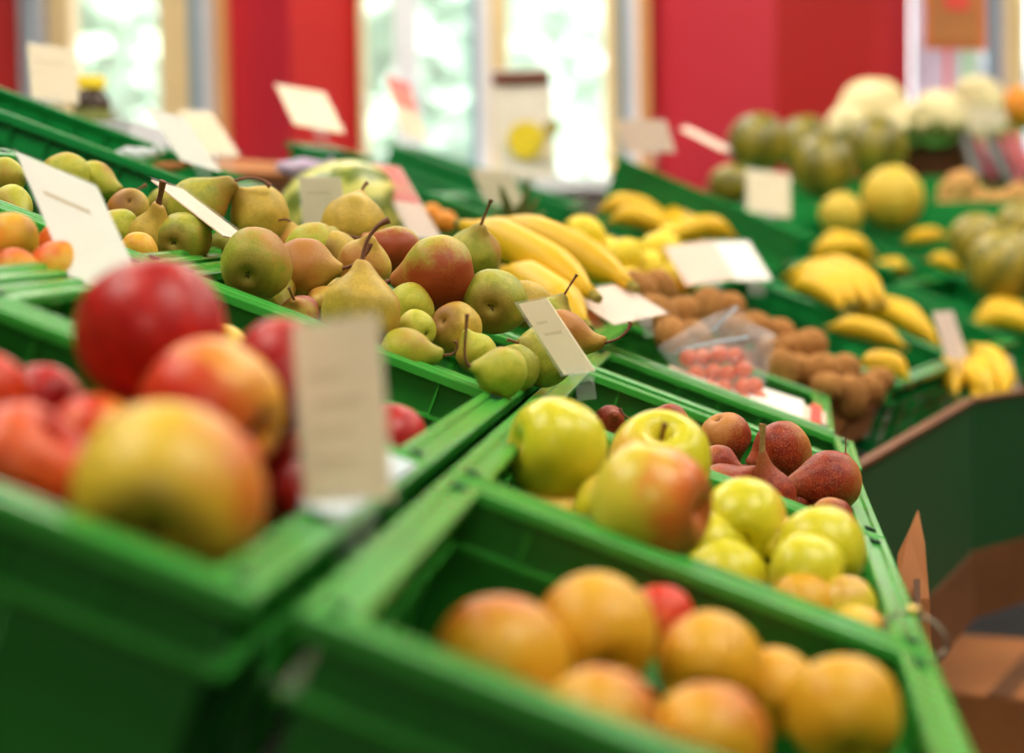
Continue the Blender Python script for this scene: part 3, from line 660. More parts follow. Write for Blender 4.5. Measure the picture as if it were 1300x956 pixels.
# ---- bananas
def banana_bm(p0, p1, sag, r, n=10):
    bm = bmesh.new(); pts = []; rad = []
    for i in range(15):
        q = i / 14; p = p0.lerp(p1, q) + sag * (4 * q * (1 - q)); pts.append(p)
        e = min(q, 1 - q)
        rad.append(r * (.30 if e < .03 else .42 if e < .09 else min(1, .55 + 2.6 * (e - .09))))
    tube(bm, pts, rad, n); return bm, pts, rad
def bunch(label, items, r, group='bananas', tips=True):
    pts0 = at(*items[0][0]); root = empty('banana_bunch' if len(items) > 1 else 'banana', pts0, label, 'banana', group)
    for a, b_, sg in items:
        p0, p1 = at(*a), at(*b_); bm, pts, rad = banana_bm(p0, p1, view(sg[:3]) * sg[3], r)
        o = put('banana_skin' if len(items) == 1 else 'banana', bm, 'banana', root, smooth=True)
        for k in ((0, 1), (-1, -2)):
            bm = bmesh.new(); e = pts[k[0]]; dr = (pts[k[0]] - pts[k[1]]).normalized(); tube(bm, [e - dr * .001, e + dr * r * .5], [r * .28, r * .22], 8)
            t_ = put('banana_tip', bm, 'banana_tip', root); t_.parent = o
    return root
bunch('pair of long pale bananas lying side by side behind the green pears', [((588, 286, 2.30), (752, 374, 2.14), (.4, .8, .1, .007)), ((628, 282, 2.42), (800, 362, 2.26), (.4, .8, .1, .007)), ((640, 345, 2.2), (742, 412, 2.06), (.3, .7, .2, .006))], .0235)
bunch('upright bunch of bananas leaning in the crate below the dark red wall', [((806 + 19 * i, 256 - 7 * (i % 2), 3.62 + .06 * i), (856 + 17 * i, 318 - 3 * i, 3.46 + .04 * i), (.8, .6, .1, .014)) for i in range(5)], .0155)
bunch('bananas lying left of the upright bunch', [((762, 268, 3.5), (842, 282, 3.5), (0, 1, 0, .02)), ((775, 282, 3.4), (850, 300, 3.4), (0, 1, 0, .02))], .019)
bunch('bananas under the upright bunch, above the pair of pale cards', [((826, 318, 3.3), (900, 300, 3.4), (0, 1, .2, .02)), ((850, 305, 3.3), (930, 300, 3.4), (0, 1, .2, .02))], .019)
bunch('banana bunch behind the perforated crate wall', [((998, 352, 3.5), (1085, 385, 3.3), (.2, .9, .1, .022)), ((1012, 342, 3.55), (1108, 388, 3.3), (.2, .9, .1, .022)), ((1035, 336, 3.6), (1122, 385, 3.34), (.3, .9, .1, .022)), ((1002, 366, 3.42), (1070, 392, 3.3), (.2, .9, .1, .02))], .019)
bunch('two bananas near the narrow brownish card', [((1086, 402, 3.4), (1190, 438, 3.3), (.3, .9, .1, .024)), ((1070, 396, 3.5), (1180, 420, 3.4), (.3, .9, .1, .024))], .019)
bunch('single banana seen through the slots of the crate wall', [((1054, 416, 3.25), (1146, 440, 3.2), (.1, .8, 0, .012))], .018)
bunch('bananas glowing yellow behind the diagonal crate rim', [((1032, 328, 3.9), (1106, 322, 3.9), (0, 1, 0, .02)), ((1040, 312, 3.95), (1104, 334, 3.9), (0, 1, 0, .02))], .024)
bunch('banana lying across in the far right crate', [((1108, 348, 4.1), (1152, 342, 4.1), (0, 1, 0, .01))], .018)
bunch('banana at the right frame edge above the crate rim', [((1234, 420, 3.75), (1318, 425, 3.7), (0, 1, 0, .03)), ((1240, 404, 3.8), (1316, 420, 3.8), (0, 1, 0, .03))], .021)
bunch('bananas hanging over the front edge between the two brownish cards', [((1222, 440, 3.3), (1212, 500, 3.1), (-.5, .2, .6, .02)), ((1232, 452, 3.3), (1240, 512, 3.1), (.3, .2, .6, .02)), ((1236, 440, 3.3), (1272, 505, 3.15), (.8, .3, .4, .02)), ((1214, 470, 3.2), (1262, 515, 3.1), (.2, .9, .4, .015))], .019)
bunch('short yellow banana inside the front corner of the perforated crate', [((1092, 478, 2.95), (1152, 484, 2.9), (0, 1, 0, .022))], .02)
bunch('banana far back right of the round yellow melon', [((1150, 305, 4.3), (1200, 300, 4.3), (0, 1, 0, .006))], .017)
bunch('banana in the shade left of the big netted melons', [((1180, 330, 4.2), (1222, 345, 4.2), (0, 1, 0, .008))], .017)
# ---- lemons and other round fruit behind
def lot(shape, mat, name, cat, group, rows):
    for x, y, r, d, lab in rows:
        F(shape, mat, x, y, r, d, (random.uniform(-1, 1), random.uniform(-.3, .6), random.uniform(-.6, .6)), lab, group, name=name, cat=cat)
lot('lemon', 'lemon', 'lemon', 'lemon', 'lemons', [
 (742, 300, 26, 2.85, 'lemon behind the long bananas, leftmost of its crate'), (722, 312, 22, 2.7, 'lemon partly covered by the long bananas'),
 (790, 332, 27, 2.8, 'bright lemon right of the long bananas'), (818, 345, 24, 2.85, 'lemon between the bright one and the pale cards'),
 (838, 318, 24, 3.0, 'lemon under the upright bananas'), (770, 322, 22, 2.9, 'lemon between the leftmost and the bright one'),
 (800, 365, 24, 2.72, 'lemon just above the kiwis'), (862, 350, 22, 2.95, 'greenish lemon behind the left pale card')])
GK = 'kiwis'
lot('kiwi', 'kiwi', 'kiwi', 'kiwi', GK, [
 (810, 366, 22, 2.6, 'kiwi farthest left, behind the flat cream card'), (838, 368, 22, 2.65, 'kiwi behind the flat cream card, second from the left'),
 (832, 398, 24, 2.5, 'kiwi right of the flat cream card'), (862, 402, 24, 2.55, 'kiwi standing up left of the clear bag'), (852, 425, 22, 2.45, 'kiwi low beside the corner of the clear bag'),
 (898, 394, 24, 2.7, 'kiwi above the left end of the clear bag'), (922, 390, 20, 2.75, 'kiwi above the middle of the clear bag'), (880, 428, 22, 2.5, 'kiwi behind the clear bag'),
 (960, 416, 21, 2.75, 'kiwi right of the upper bag corner'), (985, 424, 20, 2.8, 'long kiwi under the green crate wall'), (1022, 442, 24, 2.75, 'dark round kiwi under the perforated wall'),
 (992, 470, 22, 2.62, 'kiwi right of the clear bag'), (1012, 472, 22, 2.66, 'kiwi behind the flat tomato pack'), (1040, 474, 25, 2.66, 'big kiwi in the middle of the right group'),
 (1068, 474, 22, 2.72, 'kiwi next to the perforated crate'), (1102, 495, 21, 2.74, 'kiwi at the right end of the tray'), (1078, 506, 25, 2.64, 'kiwi standing upright above the brown tray front'),
 (1052, 492, 20, 2.62, 'kiwi near the tray corner'), (974, 448, 20, 2.7, 'kiwi just behind the right edge of the clear bag'), (1000, 444, 20, 2.76, 'kiwi in the second row of the right group'),
 (936, 420, 22, 2.7, 'kiwi behind the top of the clear bag'), (1116, 482, 16, 2.8, 'small kiwi against the perforated crate')])
# ---- melons
def melon(mat, x, y, r, d, ax, lab, shape='round', name='melon', cat='melon'): F(shape, mat, x, y, r, d, ax, lab, 'melons', name=name, cat=cat)
melon('watermelon', 432, 280, 76, 2.75, (.9, .35, -.2), 'pale striped melon behind the green pears', 'melon')
melon('melon', 962, 182, 39, 4.5, (.3, .9, .2), 'green striped melon, leftmost against the dark red wall')
melon('melon', 1022, 184, 38, 4.75, (.2, .9, .2), 'striped melon behind, middle of the top row')
melon('melon', 1045, 212, 42, 4.45, (-.2, .8, .3), 'green striped melon in front of the top row')
melon('melon', 1112, 187, 40, 4.7, (.1, .9, .2), 'dark green melon in front of the cream vegetables')
melon('cantaloupe', 1133, 250, 40, 4.35, (.1, .9, .2), 'round plain yellow melon')
melon('cantaloupe', 1068, 272, 28, 4.3, (.1, .9, .2), 'yellow melon low behind the crate, beneath the striped ones')
melon('melon_yellow', 1240, 306, 36, 4.0, (.1, .6, .5), 'netted melon, left of the right-hand pile')
melon('melon_yellow', 1275, 338, 48, 3.85, (.3, .6, .5), 'largest netted melon, front of the right-hand pile')
melon('melon_yellow', 1300, 290, 36, 4.1, (.3, .6, .5), 'netted melon at the right frame edge')
melon('melon_yellow', 1330, 330, 44, 4.0, (.3, .6, .5), 'netted melon cut by the right frame edge')
melon('melon', 928, 234, 26, 4.3, (.9, .1, .3), 'brownish melon left of the square beige card', 'melon')
for x, y, r, lab in ((1216, 240, 22, 'tan potato left of the dark vegetables'), (1206, 262, 18, 'tan potato lower left of the heap'), (1235, 258, 19, 'tan potato under the dark vegetables'), (1262, 262, 18, 'tan potato at the right of the heap'), (1290, 250, 17, 'tan potato by the right frame edge')):
    F('kiwi', 'potato', x, y, r, 4.5, (.5, .4, .2), lab, 'potatoes', name='potato', cat='potato')
F('round', 'orange', 1296, 138, 28, 5.2, (0, 1, 0), 'orange pumpkin-coloured fruit at the top right edge', name='orange', cat='orange')
F('round', 'orange', 478 + 70, 272, 14, 2.9, (0, 1, 0), 'orange fruit in the crate right of the red-topped card', 'oranges behind', name='orange', cat='orange')
F('round', 'orange', 566, 282, 15, 2.85, (0, 1, 0), 'orange fruit just left of the long bananas', 'oranges behind', name='orange', cat='orange')
# ---- cream vegetables heaped over a reddish basket
def cauliflower(x, y, r, d, lab):
    s = r / FPX * d; root = empty('cauliflower', at(x, y + r, d), lab, 'cauliflower', 'cream cauliflowers')
    bm = bmesh.new(); rnd = random.Random(x); c = at(x, y, d)
    bmesh.ops.create_icosphere(bm, subdivisions=4, radius=s)
    sp = [Vector((rnd.gauss(0, 1), rnd.gauss(0, 1), rnd.gauss(0, 1))).normalized() for _ in range(34)]
    for v in bm.verts:
        n = v.co.normalized(); k = max(n.dot(q) for q in sp); v.co *= .82 + .24 * max(0, (k - .8) / .2) ** .5
        v.co += c
    put('curd', bm, 'cream_veg', root, smooth=True)
    bm = bmesh.new()
    for k in range(6):
        a = k * 1.047 + .3; o_ = Vector((math.cos(a), math.sin(a), 0)); t_ = Vector((-math.sin(a), math.cos(a), 0)); rows = []
        for q, wd, h_ in ((0, .3, -1.0), (.9, .55, -.7), (1.06, .5, -.35), (1.04, .2, -.12)):
            p = c + o_ * s * q + Vector((0, 0, h_ * s)); rows.append([bm.verts.new(p - t_ * wd * s), bm.verts.new(p - o_ * s * .05), bm.verts.new(p + t_ * wd * s)])
        for a_, b_ in zip(rows, rows[1:]):
            for i in range(2): bm.faces.new((a_[i], a_[i + 1], b_[i + 1], b_[i]))
    o = put('leaves', bm, 'leaf', root, smooth=True); md = o.modifiers.new('thick', 'SOLIDIFY'); md.thickness = .002
cauliflower(1108, 140, 42, 5.1, 'big cream cauliflower on top, against the red wall')
cauliflower(1076, 160, 26, 5.0, 'small whitish cauliflower at the left end of the heap')
cauliflower(1152, 158, 26, 4.95, 'cream cauliflower between the big one and the window')
cauliflower(1190, 150, 34, 4.9, 'cream cauliflower right above the reddish basket')
cauliflower(1240, 128, 32, 5.1, 'brownish-topped cauliflower behind the cream card')
t = empty('wooden_basket', at(1188, 235, 5.0), 'reddish brown wooden basket under the cauliflowers', 'basket')
bm = bmesh.new()
for k in range(16):
    a = k * math.pi / 8; c0 = at(1188, 235, 5.05)
    for q in (0,):
        d_ = Vector((math.cos(a), math.sin(a), 0)); tt = Vector((-math.sin(a), math.cos(a), 0))
        lo = c0 + d_ * .085; hi = c0 + d_ * .11 + Vector((0, 0, .125)); w1 = .016
        v = [bm.verts.new(p) for p in (lo - tt * w1, lo + tt * w1, hi + tt * w1 * 1.3, hi - tt * w1 * 1.3)]
        u = [bm.verts.new(p.co - d_ * .004) for p in v]
        bm.faces.new(v); bm.faces.new(u[::-1])
        for i in range(4): bm.faces.new((v[i], u[i], u[(i + 1) % 4], v[(i + 1) % 4]))
put('basket_slats', bm, 'basket', t)
bm = bmesh.new(); c0 = at(1188, 235, 5.05); tube(bm, [c0 + Vector((math.cos(a * .3927) * .113, math.sin(a * .3927) * .113, .122)) for a in range(17)], .006); put('hoop', bm, 'basket', t)
bm = bmesh.new(); tube(bm, [c0, c0 + Vector((0, 0, .006))], [.084, .084], 20); put('basket_floor', bm, 'basket', t)
for i, (a, b_, lab) in enumerate((((1226, 165), (1243, 232), 'dark long courgette left of the pink stalk'), ((1256, 168), (1284, 240), 'dark long courgette right of the pink stalk'))):
    t = empty('courgette', at(b_[0], b_[1], 4.6), lab, 'courgette', 'dark courgettes')
    bm = bmesh.new(); p0, p1 = at(a[0], a[1], 4.75), at(b_[0], b_[1], 4.6)
    tube(bm, [p0.lerp(p1, k / 8) for k in range(9)], [.006, .014, .016, .017, .017, .018, .018, .016, .008], 14); put('courgette_skin', bm, 'aubergine', t, smooth=True)
    bm = bmesh.new(); dr = (p0 - p1).normalized(); tube(bm, [p0 - dr * .002, p0 + dr * .018], [.008, .007], 8); put('stem', bm, 'leaf', t)
for a, b_, lab in (((1240, 180), (1262, 232), 'pink stalk between the two dark courgettes'), ((1272, 178), (1300, 235), 'red stalk at the right of the courgettes'), ((1284, 170), (1312, 220), 'red stalk cut by the right frame edge')):
    t = empty('rhubarb_stalk', at(b_[0], b_[1], 4.7), lab, 'rhubarb', 'pink rhubarb stalks')
    bm = bmesh.new(); p0, p1 = at(a[0], a[1], 4.8), at(b_[0], b_[1], 4.68); tube(bm, [p0.lerp(p1, k / 5) for k in range(6)], [.010, .012, .013, .014, .014, .010], 10); put('stalk', bm, 'rhubarb', t, smooth=True)
    bm = bmesh.new(); dr = (p0 - p1).normalized(); slab(bm, p0 - RIGHT * .015 + dr * .04, p0 + RIGHT * .015 + dr * .04, p0 - RIGHT * .008, .003); put('leaf_stub', bm, 'leaf', t)
# ---- pineapple behind the bananas
t = empty('pineapple', at(655, 330, 2.75), 'pineapple of which only the pointed leaves rise behind the long bananas', 'pineapple')
bm = bmesh.new(); c0 = at(655, 322, 2.75)
for i in range(9):
    pass
rows = []
for i in range(11):
    z = i / 10; r_ = .036 * math.sin(math.pi * (.12 + .76 * z)) ** .5
    rows.append([bm.verts.new(c0 + Vector((math.cos(k * .3927 + i * .2) * r_ * (1.06 if (k + i) % 2 else .96), math.sin(k * .3927 + i * .2) * r_ * (1.06 if (k + i) % 2 else .96), -.07 + .1 * z))) for k in range(16)])
for a_, b_ in zip(rows, rows[1:]):
    for k in range(16): bm.faces.new((a_[k], a_[(k + 1) % 16], b_[(k + 1) % 16], b_[k]))
bm.faces.new(rows[0][::-1]); bm.faces.new(rows[-1]); put('pineapple_body', bm, 'potato', t)
LV = [(655, 298, 634, 232, 8), (658, 298, 672, 225, 6), (660, 298, 684, 248, 6), (652, 298, 645, 250, 7), (650, 298, 622, 262, 6), (660, 298, 692, 268, 6), (656, 298, 658, 256, 7)]
for x0, y0, x1, y1, w_ in LV:
    bm = bmesh.new(); p0, p1 = at(x0, y0, 2.75), at(x1, y1, 2.72); dv = (p1 - p0); sd = dv.cross(FWD).normalized(); rows = []
    for k in range(7):
        q = k / 6; p = p0 + dv * q + FWD * (-.01 * math.sin(q * 3.1)); hw = w_ / FPX * 2.75 * (1 - q) ** .6 * (.6 + .8 * min(q * 3, 1)) * .8
        rows.append([bm.verts.new(p - sd * hw), bm.verts.new(p + FWD * hw * .4), bm.verts.new(p + sd * hw)])
    for a_, b_ in zip(rows, rows[1:]):
        for k in range(2): bm.faces.new((a_[k], a_[k + 1], b_[k + 1], b_[k]))
    o = put('leaf', bm, 'leaf', t, smooth=True); md = o.modifiers.new('thick', 'SOLIDIFY'); md.thickness = .0015
# ---- bagged tomatoes in the shallow crate
S_, D_, N_, c_ = CR['T']
t = empty('tomato_bag', at(905, 500, 2.35), 'crinkled clear bag of small tomatoes in the shallow crate', 'bag')
bm = bmesh.new(); rnd = random.Random(5)
out = [(835, 440), (870, 415), (910, 400), (938, 386), (952, 410), (986, 428), (978, 470), (970, 510), (930, 520), (890, 500), (855, 470)]
cen = (912, 462); rings = []
for q, dd in ((1, 0), (.97, -.014), (.9, -.026), (.78, -.032), (.64, -.040), (.45, -.046), (.25, -.050)):
    rings.append([bm.verts.new(at(cen[0] + (x - cen[0]) * q + rnd.uniform(-4, 4) * q, cen[1] + (y - cen[1]) * q + rnd.uniform(-4, 4) * q, 2.38 + dd + rnd.uniform(-.012, .010))) for x, y in out])
n_ = len(out)
for a_, b_ in zip(rings, rings[1:]):
    for k in range(n_): bm.faces.new((a_[k], a_[(k + 1) % n_], b_[(k + 1) % n_], b_[k]))
bm.faces.new(rings[-1])
bk = [bm.verts.new(v.co + FWD * .03) for v in rings[0]]
for k in range(n_): bm.faces.new((rings[0][k], bk[k], bk[(k + 1) % n_], rings[0][(k + 1) % n_]))
bm.faces.new(bk)
put('clear_film', bm, 'bag', t)
for a_, b_, w_ in (((858, 446), (950, 428), 2.6), ((905, 420), (936, 390), 2)):  # pale tubes stand in for bright highlights along the film folds
    bm = bmesh.new(); p0, p1 = at(a_[0], a_[1], 2.325), at(b_[0], b_[1], 2.325); tube(bm, [p0, p0.lerp(p1, .5) + UP * .002, p1], w_ / FPX * 2.3 * .6, 6); put('film_fold_glint', bm, 'strip', t, smooth=True)
i = 0
for ry, row in ((452, (872, 892, 913, 934)), (472, (884, 904, 925, 946)), (492, (900, 920, 941, 958)), (507, (925, 945, 962))):
    for x in row:
        F('round', 'tomato', x + rnd.uniform(-2, 2), ry - (x - 900) * .0 + rnd.uniform(-3, 3), 11.5, 2.40 - (ry - 452) * .0006, (0, 1, 0), 'small red-orange tomato inside the clear bag', 'small tomatoes in the clear bag', name='tomato', cat='tomato')
t = empty('tomato_pack', at(1005, 510, 2.38), 'flat pack with a pale label in the right end of the shallow crate', 'pack', None)
bm = bmesh.new(); a_, b_, c0 = at(955, 492, 2.45), at(1050, 522, 2.33), at(950, 512, 2.33); slab(bm, a_, b_, c0, .022); put('pack_tray', bm, 'paper_pink', t, bevel=.004)
bm = bmesh.new(); n = slab(bm, a_ + UP * .004, a_.lerp(b_, .7) + UP * .004, c0 + UP * .004, .001); put('pale_label', bm, 'paper_white', t)
bm = bmesh.new(); slab(bm, a_.lerp(b_, .80) + UP * .004, a_.lerp(b_, .93) + UP * .004, a_.lerp(b_, .80) + (c0 - a_) + UP * .004, .002); put('red_pack_end', bm, 'red_print', t)
t = empty('tomato_pack', at(900, 500, 2.3), 'pale paper pack lying under the clear bag', 'pack', None)
bm = bmesh.new(); a_, b_, c0 = at(850, 462, 2.42), at(975, 512, 2.40), at(846, 486, 2.26); slab(bm, a_, b_, c0, .03); put('pack_tray', bm, 'paper_pink', t, bevel=.004)
bm = bmesh.new(); slab(bm, a_.lerp(b_, .2) + UP * .003, a_.lerp(b_, .8) + UP * .003, a_.lerp(b_, .2) + (c0 - a_) * .8 + UP * .003, .001); put('pale_label', bm, 'label_white', t)
# ---- cardboard tray of the kiwis
S, D, N = dirs(R(20), R(20)); p = at(1078, 530, 2.64); cx = p - S * .21 + D * .11
t = empty('cardboard_tray', mat=frame(S, D, N, cx), label='reddish brown cardboard tray holding the kiwis', cat='tray')
bm = bmesh.new(); w_, d_, h_ = .42, .24, .05
for b in ((-w_ / 2, w_ / 2, -d_ / 2, d_ / 2, -h_, -h_ + .004), (-w_ / 2, w_ / 2, -d_ / 2, -d_ / 2 + .004, -h_, 0), (-w_ / 2, w_ / 2, d_ / 2 - .004, d_ / 2, -h_, 0), (-w_ / 2, -w_ / 2 + .004, -d_ / 2, d_ / 2, -h_, 0), (w_ / 2 - .004, w_ / 2, -d_ / 2, d_ / 2, -h_, 0)): box(bm, *b)
obj('tray_body', bm, M['cardboard'], t)
for sx in (-1, 1):
    bm = bmesh.new(); box(bm, sx * w_ / 2 - .006, sx * w_ / 2 + .006, -d_ / 2, d_ / 2, -.001, .002); obj('folded_edge', bm, M['cardboard'], t)
t = empty('card_rail', at(450, 615, 1.06), 'clear strip with a painted white reflection on the centre rail, at the foot of the tall cream card', 'rail')
bm = bmesh.new(); e0, e1 = P3(.43, 1) - S0 * .016 + N0 * .001, P3(.93, 1) - S0 * .016 + N0 * .001
v = []
for q in (e0, e1): v += [q - S0 * .011, q + S0 * .010, q + S0 * .010 + N0 * .0022, q - S0 * .011 + N0 * .0022]
v = [bm.verts.new(q) for q in v]
for f in ((0, 1, 2, 3), (4, 5, 6, 7), (0, 1, 5, 4), (1, 2, 6, 5), (2, 3, 7, 6), (3, 0, 4, 7)): bm.faces.new([v[i] for i in f])
put('clear_strip_sheen', bm, 'strip', t)  # window reflection on the rail, painted as a white-blue strip
bm = bmesh.new(); q = P3(.43, 1) - S0 * .016 + N0 * .003; tube(bm, [q - S0 * .009, q + S0 * .008], .003, 8); put('end_clip', bm, 'clear', t)
# ---- wire loop with a bead round the front rail
t = empty('wire_loop', at(1147, 765, 1.27), 'thin wire loop with a small bead round the front crate rail', 'wire')
bm = bmesh.new(); c0 = P3(1.17, 2) + S0 * -.002
tube(bm, [c0 + S0 * (.0195 * math.cos(k * .3927)) + N0 * (.012 * math.sin(k * .3927) - .004) + D0 * (.006 * math.sin(k * .3927)) for k in range(17)], .0012, 8); put('wire', bm, 'steel', t, smooth=True)
bm = bmesh.new(); tube(bm, [c0 + N0 * .009 - S0 * .010, c0 + N0 * .0105 - S0 * .002], [.0035, .0035], 10); put('bead', bm, 'brass', t, smooth=True)
# ---- jar with a yellow lid, far left
t = empty('jar', at(116, 165, 3.4), 'dark jar with a yellow lid in front of the left window', 'jar')
c0 = at(118, 168, 3.4); bm = bmesh.new(); tube(bm, [c0 + Vector((0, 0, z)) for z in (0, .004, .05, .062, .068, .074)], [.026, .031, .031, .026, .019, .018], 24); put('jar_body', bm, 'glass_jar', t, smooth=True)
bm = bmesh.new(); tube(bm, [c0 + Vector((0, 0, z)) for z in (.072, .074, .090, .093)], [.022, .024, .024, .020], 24); put('lid', bm, 'yellow_lid', t)
bm = bmesh.new(); tube(bm, [c0 + Vector((0, 0, z)) for z in (.010, .038)], [.0315, .0315], 24, cap=False); put('label', bm, 'leaf', t, smooth=True)
t = empty('shelf_unit', Vector((-.9, 3.4, 0)), 'low white shelf behind the upper left crate, carrying the yellow-lidded jar', 'shelf')
bm = bmesh.new(); box(bm, -1.5, -.55, 3.0, 3.8, c0.z - .03, c0.z); put('shelf_board', bm, 'white_frame', t)
for x_, y_ in ((-1.45, 3.05), (-.6, 3.05), (-1.45, 3.75), (-.6, 3.75)):
    bm = bmesh.new(); box(bm, x_ - .02, x_ + .02, y_ - .02, y_ + .02, 0, c0.z - .03); put('leg', bm, 'white_frame', t)
t = empty('display_step', Vector((1.2, 4.9, 0)), 'green stepped stand under the melons and cauliflowers', 'stand')
bm = bmesh.new(); box(bm, .42, 2.1, 4.36, 4.72, ZO - .30, ZO - .012); put('lower_step', bm, 'far_crate', t)
bm = bmesh.new(); box(bm, .55, 2.1, 4.72, 5.7, ZO - .30, ZO + .047); put('upper_step', bm, 'far_crate', t)
for x_ in (.6, 2.0):
    for y_ in (4.5, 5.6):
        bm = bmesh.new(); box(bm, x_ - .02, x_ + .02, y_ - .02, y_ + .02, 0, ZO - .3); put('leg', bm, 'dark', t)
# ---- wooden box, bags
t = empty('wooden_box', at(330, 230, 3.3), 'low reddish wooden box below the red pillar', 'box')
bm = bmesh.new(); slab(bm, at(276, 200, 3.3), at(380, 206, 3.25), at(276, 216, 3.26), .012); put('box_lip', bm, 'cardboard', t)
bm = bmesh.new(); slab(bm, at(276, 215, 3.27), at(380, 220, 3.22), at(276, 250, 3.27), .15); put('box_body', bm, 'wood', t)
def pillow(nm, x, y, rx, ry, d, mt, lab, cat, grp=None):
    t = empty(nm, at(x, y + ry, d), lab, cat, grp); bm = bmesh.new(); bmesh.ops.create_icosphere(bm, subdivisions=4, radius=1); rnd = random.Random(x)
    ph = [rnd.uniform(0, 6) for _ in range(4)]; c = at(x, y, d)
    for v in bm.verts:
        q = v.co.copy(); k = 1 + .07 * math.sin(7 * q.x + ph[0] + 3 * q.z) + .06 * math.sin(9 * q.y + ph[1]) + .05 * math.sin(12 * q.z + ph[2] + 5 * q.x)
        v.co = c + (RIGHT * q.x * rx + UP * q.z * ry + FWD * q.y * min(rx, ry) * 1.4) * k / FPX * d
    put('film', bm, mt, t, smooth=True)
    bm = bmesh.new(); p = at(x + rx * .8, y - ry * .3, d); tube(bm, [p, p + RIGHT * .012 + UP * .006], [.004, .009], 8); put('twisted_end', bm, mt, t)
pillow('plastic_bag', 172, 196, 26, 9, 2.55, 'tray_white', 'white plastic bag inside the upper left crate', 'bag', 'bags in the upper crates')
pillow('plastic_bag', 212, 212, 22, 7, 2.55, 'cardboard', 'brown plastic bag beside the white one in the upper left crate', 'bag', 'bags in the upper crates')
pillow('plastic_bag', 385, 214, 36, 12, 2.95, 'purple_poster', 'lilac plastic bag behind the striped melon', 'bag', 'bags in the upper crates')
# ---- the stand under the crates
def plank(name, mt, a0, a1, b0, b1, h, t, label, cat='stand'):
    bm = bmesh.new(); vs = []
    for a, b in ((a0, b0), (a1, b0), (a1, b1), (a0, b1)):
        vs.append((P3(a, b, h), P3(a, b, h - t)))
    f = [bm.verts.new(p[0]) for p in vs]; g = [bm.verts.new(p[1]) for p in vs]
    bm.faces.new(f); bm.faces.new(g[::-1])
    for i in range(4): bm.faces.new((f[i], g[i], g[(i + 1) % 4], f[(i + 1) % 4]))
    return tag(obj(name, bm, M[mt], None), label, cat)
root = empty('display_stand', Vector((0, 1.5, 0)), 'dark sloping stand carrying the near green crates', 'stand')
o = plank('sloping_shelf', 'dark', -.3, 3.75, -1.1, 2.0, -.134, .02, None, None); o.parent = root; o.matrix_parent_inverse = Matrix.Translation(-root.location)
for a in (-.2, 1.7, 3.6):
    for b in (-1.0, 1.9):
        bm = bmesh.new(); p = P3(a, b, -.15); box(bm, p.x - .03, p.x + .03, p.y - .03, p.y + .03, 0, p.z); put('leg', bm, 'dark', root)
root = empty('display_stand', Vector((.3, 3.6, 0)), 'green-fronted stand carrying the far crates at the right', 'stand')
S, D, N = dirs(R(20), R(20)); bm = bmesh.new(); q0 = at(1140, 530, 2.62) - S * .02
f = []
for u_, v_ in ((-1.1, .02), (.0, .02), (.0, 2.5), (-1.1, 2.5)): f.append(q0 + S * u_ + D * v_ - N * .10)
f = [bm.verts.new(p) for p in f]; g = [bm.verts.new(v.co - N * .02) for v in f]; bm.faces.new(f); bm.faces.new(g[::-1])
for i in range(4): bm.faces.new((f[i], g[i], g[(i + 1) % 4], f[(i + 1) % 4]))
put('sloping_shelf', bm, 'dark', root)
A = [at(1078, 612, 2.22), at(1235, 521, 2.99), at(1330, 507, 3.16), at(1500, 500, 3.3)]
zt = ZO - .30
A = [Vector((p.x, p.y, zt)) for p in A]
def strip(nm, z0, z1, t, mt, off=0):
    bm = bmesh.new()
    for a_, b_ in zip(A, A[1:]):
        dv = (b_ - a_).normalized(); nr = Vector((dv.y, -dv.x, 0))
        m_ = Matrix((dv, nr, Vector((0, 0, 1)))).transposed().to_4x4(); m_.translation = a_ + nr * off
        box(bm, 0, (b_ - a_).length, -t, 0, z0 - zt, z1 - zt, m_)
    put(nm, bm, mt, root)
strip('green_front_board', zt - .22, zt, .012, 'apron')
strip('brown_top_edge', zt, zt + .005, .016, 'wood', .004)
strip('brown_lower_board', zt - .32, zt - .22, .02, 'wood', .002)
strip('dark_plinth', 0, zt - .5, .02, 'dark', -.25)
t = empty('cardboard_flap', at(1165, 860, 1.9), 'torn brown cardboard flap standing behind the front rail', 'cardboard')
bm = bmesh.new(); ol = [(1166, 648, 2.0), (1174, 690, 1.98), (1180, 760, 1.95), (1240, 2036, 1.9), (1120, 2036, 1.9), (1136, 760, 1.95), (1140, 705, 1.97), (1154, 676, 1.99)]
f = [bm.verts.new(at(*p)) for p in ol]; g = [bm.verts.new(v.co + FWD * .004) for v in f]; bm.faces.new(f); bm.faces.new(g[::-1])
for i in range(8): bm.faces.new((f[i], g[i], g[(i + 1) % 8], f[(i + 1) % 8]))
put('cardboard_sheet', bm, 'cardboard', t)
bm = bmesh.new(); slab(bm, at(1160, 735, 1.945), at(1168, 735, 1.945), at(1162, 850, 1.9), .002); put('fold_line', bm, 'wood', t)
# cardboard box on the floor at the lower right
t = empty('cardboard_box', Vector((1.25, 4.6, 0)), 'brown cardboard box standing on the floor at the lower right', 'box')
bm = bmesh.new(); c0 = at(1300, 850, 3.4); zb = c0.z
m_ = Matrix.Translation(Vector((c0.x, c0.y, 0))) @ Matrix.Rotation(R(-25), 4, 'Z')
box(bm, -.26, .3, -.2, .24, 0, zb, m_); put('box_body', bm, 'cardboard', t, bevel=.004)
bm = bmesh.new(); box(bm, -.02, .02, -.201, .241, zb, zb + .001, m_); put('tape', bm, 'wood', t)

